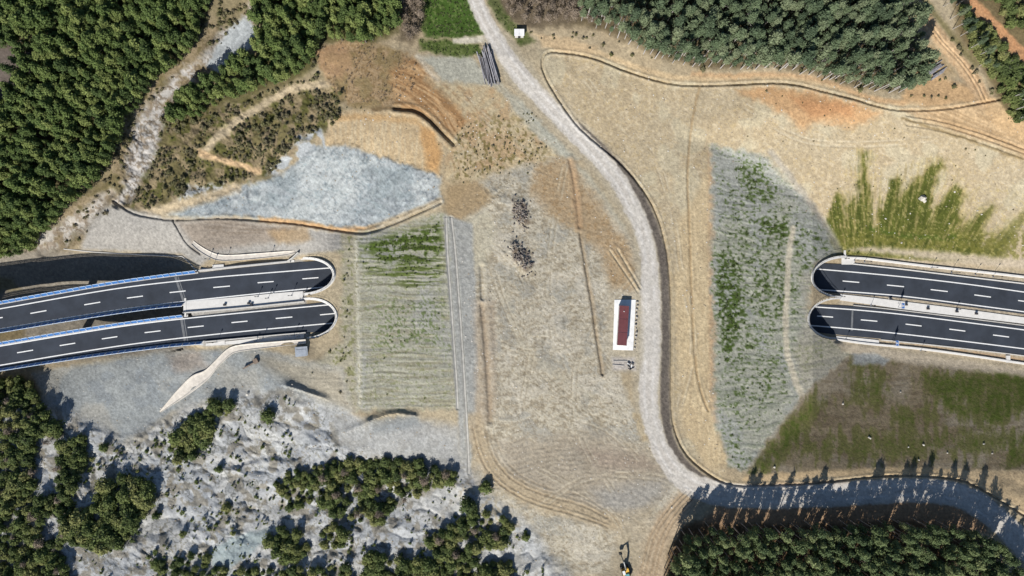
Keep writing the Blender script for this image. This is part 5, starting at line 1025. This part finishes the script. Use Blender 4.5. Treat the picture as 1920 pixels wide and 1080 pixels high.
tsp = dens([(1690,-10),(1720,60),(1760,130),(1835,190),(1700,180),(1730,130)], 120, lambda u, v: nz(u, v, 77, 20) > .45, .4, .9) + dens([(1740,20),(1870,170),(1850,180),(1800,110)], 120, lambda u, v: u > 0, .4, 1.0) + dens([(930,30),(1000,60),(1130,60),(1230,112),(1180,112),(1010,72)], 160, lambda u, v: nz(u, v, 78, 16) > .45, .4, .9) + dens([(1230,100),(1380,122),(1520,132),(1690,168),(1600,172),(1450,132),(1300,132)], 200, lambda u, v: nz(u, v, 79, 16) > .42, .4, .9)
gsp += dens(GULP, 1500, lambda u, v: notst(u, v) & nottr(u, v) & (nz(u, v, 82, 14) > .48), .3, .6)
allsh = [(p, 'SH', 'brown green maquis shrub on the slope between stream gully and marl face', 'maquis shrubs by the stream gully', 0) for p in gsp + edg] + [(p, 'SG', 'low dark shrub on the pale marl badlands', 'shrubs on the badlands', 1) for p in bsp] + [(p, 'SH', 'tiny dry shrub on the bare tan earth', 'dry shrubs on bare earth', 2) for p in mdp + fdp] + [(p, 'SH', 'weedy shrub along forest edge and track', 'shrubs along forest edge and tracks', 3) for p in tsp]
dry = dens([(588,95),(640,75),(720,88),(765,100),(790,140),(760,190),(660,195),(632,175),(602,140)], 900, lambda u, v: nz(u, v, 80, 9) > .5, .2, .5)
allsh += [(p, 'SD', 'dry brown reed clump on the fan below the pines', 'dry reeds below the pines', 4) for p in dry]
allsh.sort(key=lambda s_: -s_[0][2]); r = random.Random(3)
seen = set()
sd8 = [s_ for s_ in allsh if s_[1] == 'SD'][:12]; rest_ = [s_ for s_ in allsh if s_ not in sd8]; head, tail = sd8 + rest_[:288], rest_[288:]
for p, k, lb, g_, i in head: plant(k, p[0], p[1], p[2], 'shrub', lb, 'shrub', g_, r)
for k, w_ in (('SH', 'the maquis and bare earth'), ('SG', 'the pale badlands'), ('SD', 'the brown fan below the pines')):
    scatter('ground_shrubs', [(s_[1],) + tuple(s_[0]) for s_ in tail if s_[1] == k], 'scattered low shrubs covering ' + w_, 'shrubs', 91)
SBP = [(1592,668),(1990,708),(1990,884),(1398,890),(1450,820),(1505,745)]
# grass tufts where the ground is green
def tufts(name, n, label, seed, s0, s1):
    rs = np.random.RandomState(seed); j = rs.randint(25, NV - 25, n); i = rs.randint(25, NU - 25, n); c = Cc[j, i]; gr = c[:, 1] - np.maximum(c[:, 2], 0) - .10; ok = (gr > rs.uniform(.03, .18, n)) & (c[:, 1] > c[:, 0] * .97) & (ROADM[j, i] < .2)
    fl = np.ones(len(c), bool)
    for p in (FA, FA2c, FBc, FD, FE, SBP, [(1540,490),(1540,280),(1990,270),(1990,495)]): fl &= ~inside(us[i], vs[j], p)
    j, i = j[ok & fl], i[ok & fl]; m = len(j); u = us[i] + rs.uniform(-.9, .9, m); v = vs[j] + rs.uniform(-.9, .9, m); z = Zat(u, v); k = (CAM_H - z) / CAM_H; c = np.column_stack([(u - 960) / PXM * k, (540 - v) / PXM * k, z])
    c = np.repeat(c, 4, 0); m4 = len(c); s = rs.uniform(s0, s1, m4); c += np.column_stack([rs.normal(0, .16, m4), rs.normal(0, .16, m4), s * .25])
    o = np.column_stack([rs.normal(0, .5, m4), rs.normal(0, .5, m4), np.full(m4, .8)]); o /= np.linalg.norm(o, axis=1)[:, None]
    vv, ff = leaf_cloud(c, o, s * .5, rs); ob = bpy.data.objects.new(name, mesh_np(name, vv, ff, F_GR)); COL.objects.link(ob); tag(ob, label, 'grass', None, 'stuff')
tufts('grass_tufts', 120000, 'green grass tufts growing on slopes and fields', 8, .28, .6)

# loose stones over the bare ground
def stones(name, n, label, seed, m, keepf):
    rs = np.random.RandomState(seed); j = rs.randint(25, NV - 25, n); i = rs.randint(25, NU - 25, n); k = keepf(j, i, rs); j, i = j[k], i[k]; m_ = len(j)
    u = us[i] + rs.uniform(-.9, .9, m_); v = vs[j] + rs.uniform(-.9, .9, m_); z = Zat(u, v); kk = (CAM_H - z) / CAM_H; c = np.column_stack([(u - 960) / PXM * kk, (540 - v) / PXM * kk, z])
    s = .1 + .3 * rs.uniform(0, 1, m_) ** 3; T = np.array([(1, 0, 0), (0, 1, 0), (-1, 0, 0), (0, -1, 0), (0, 0, .9)], float)
    vv = c[:, None, :] + T[None] * s[:, None, None] * rs.uniform(.6, 1.2, (m_, 5, 1)); b = np.arange(m_)[:, None, None] * 5; ff = (np.array([(0, 1, 4), (1, 2, 4), (2, 3, 4), (3, 0, 4)])[None] + b).reshape(-1, 3)
    ob = bpy.data.objects.new(name, mesh_np(name, vv.reshape(-1, 3), ff, m)); COL.objects.link(ob); tag(ob, label, 'stones', None, 'stuff')
bare = np.clip(ER * .5 + PLATEAU * .9 + BAD * .8 + MT * .8 + SP * .6 + OR * .5 + SG * .5 + MARL * .25 + FIELD2 * .4, 0, 1) * (1 - ROADM)
stones('loose_stones', 18000, 'pale loose stones strewn over the bare ground', 5, ROCK, lambda j, i, rs: (rs.uniform(0, 1, len(j)) < bare[j, i] * ss(.35, .7, N2[j, i])))
stones('loose_clods', 22000, 'brown loose clods strewn over the bare ground', 6, DIRTC, lambda j, i, rs: (rs.uniform(0, 1, len(j)) < bare[j, i] * ss(.4, .65, N1[j, i])))
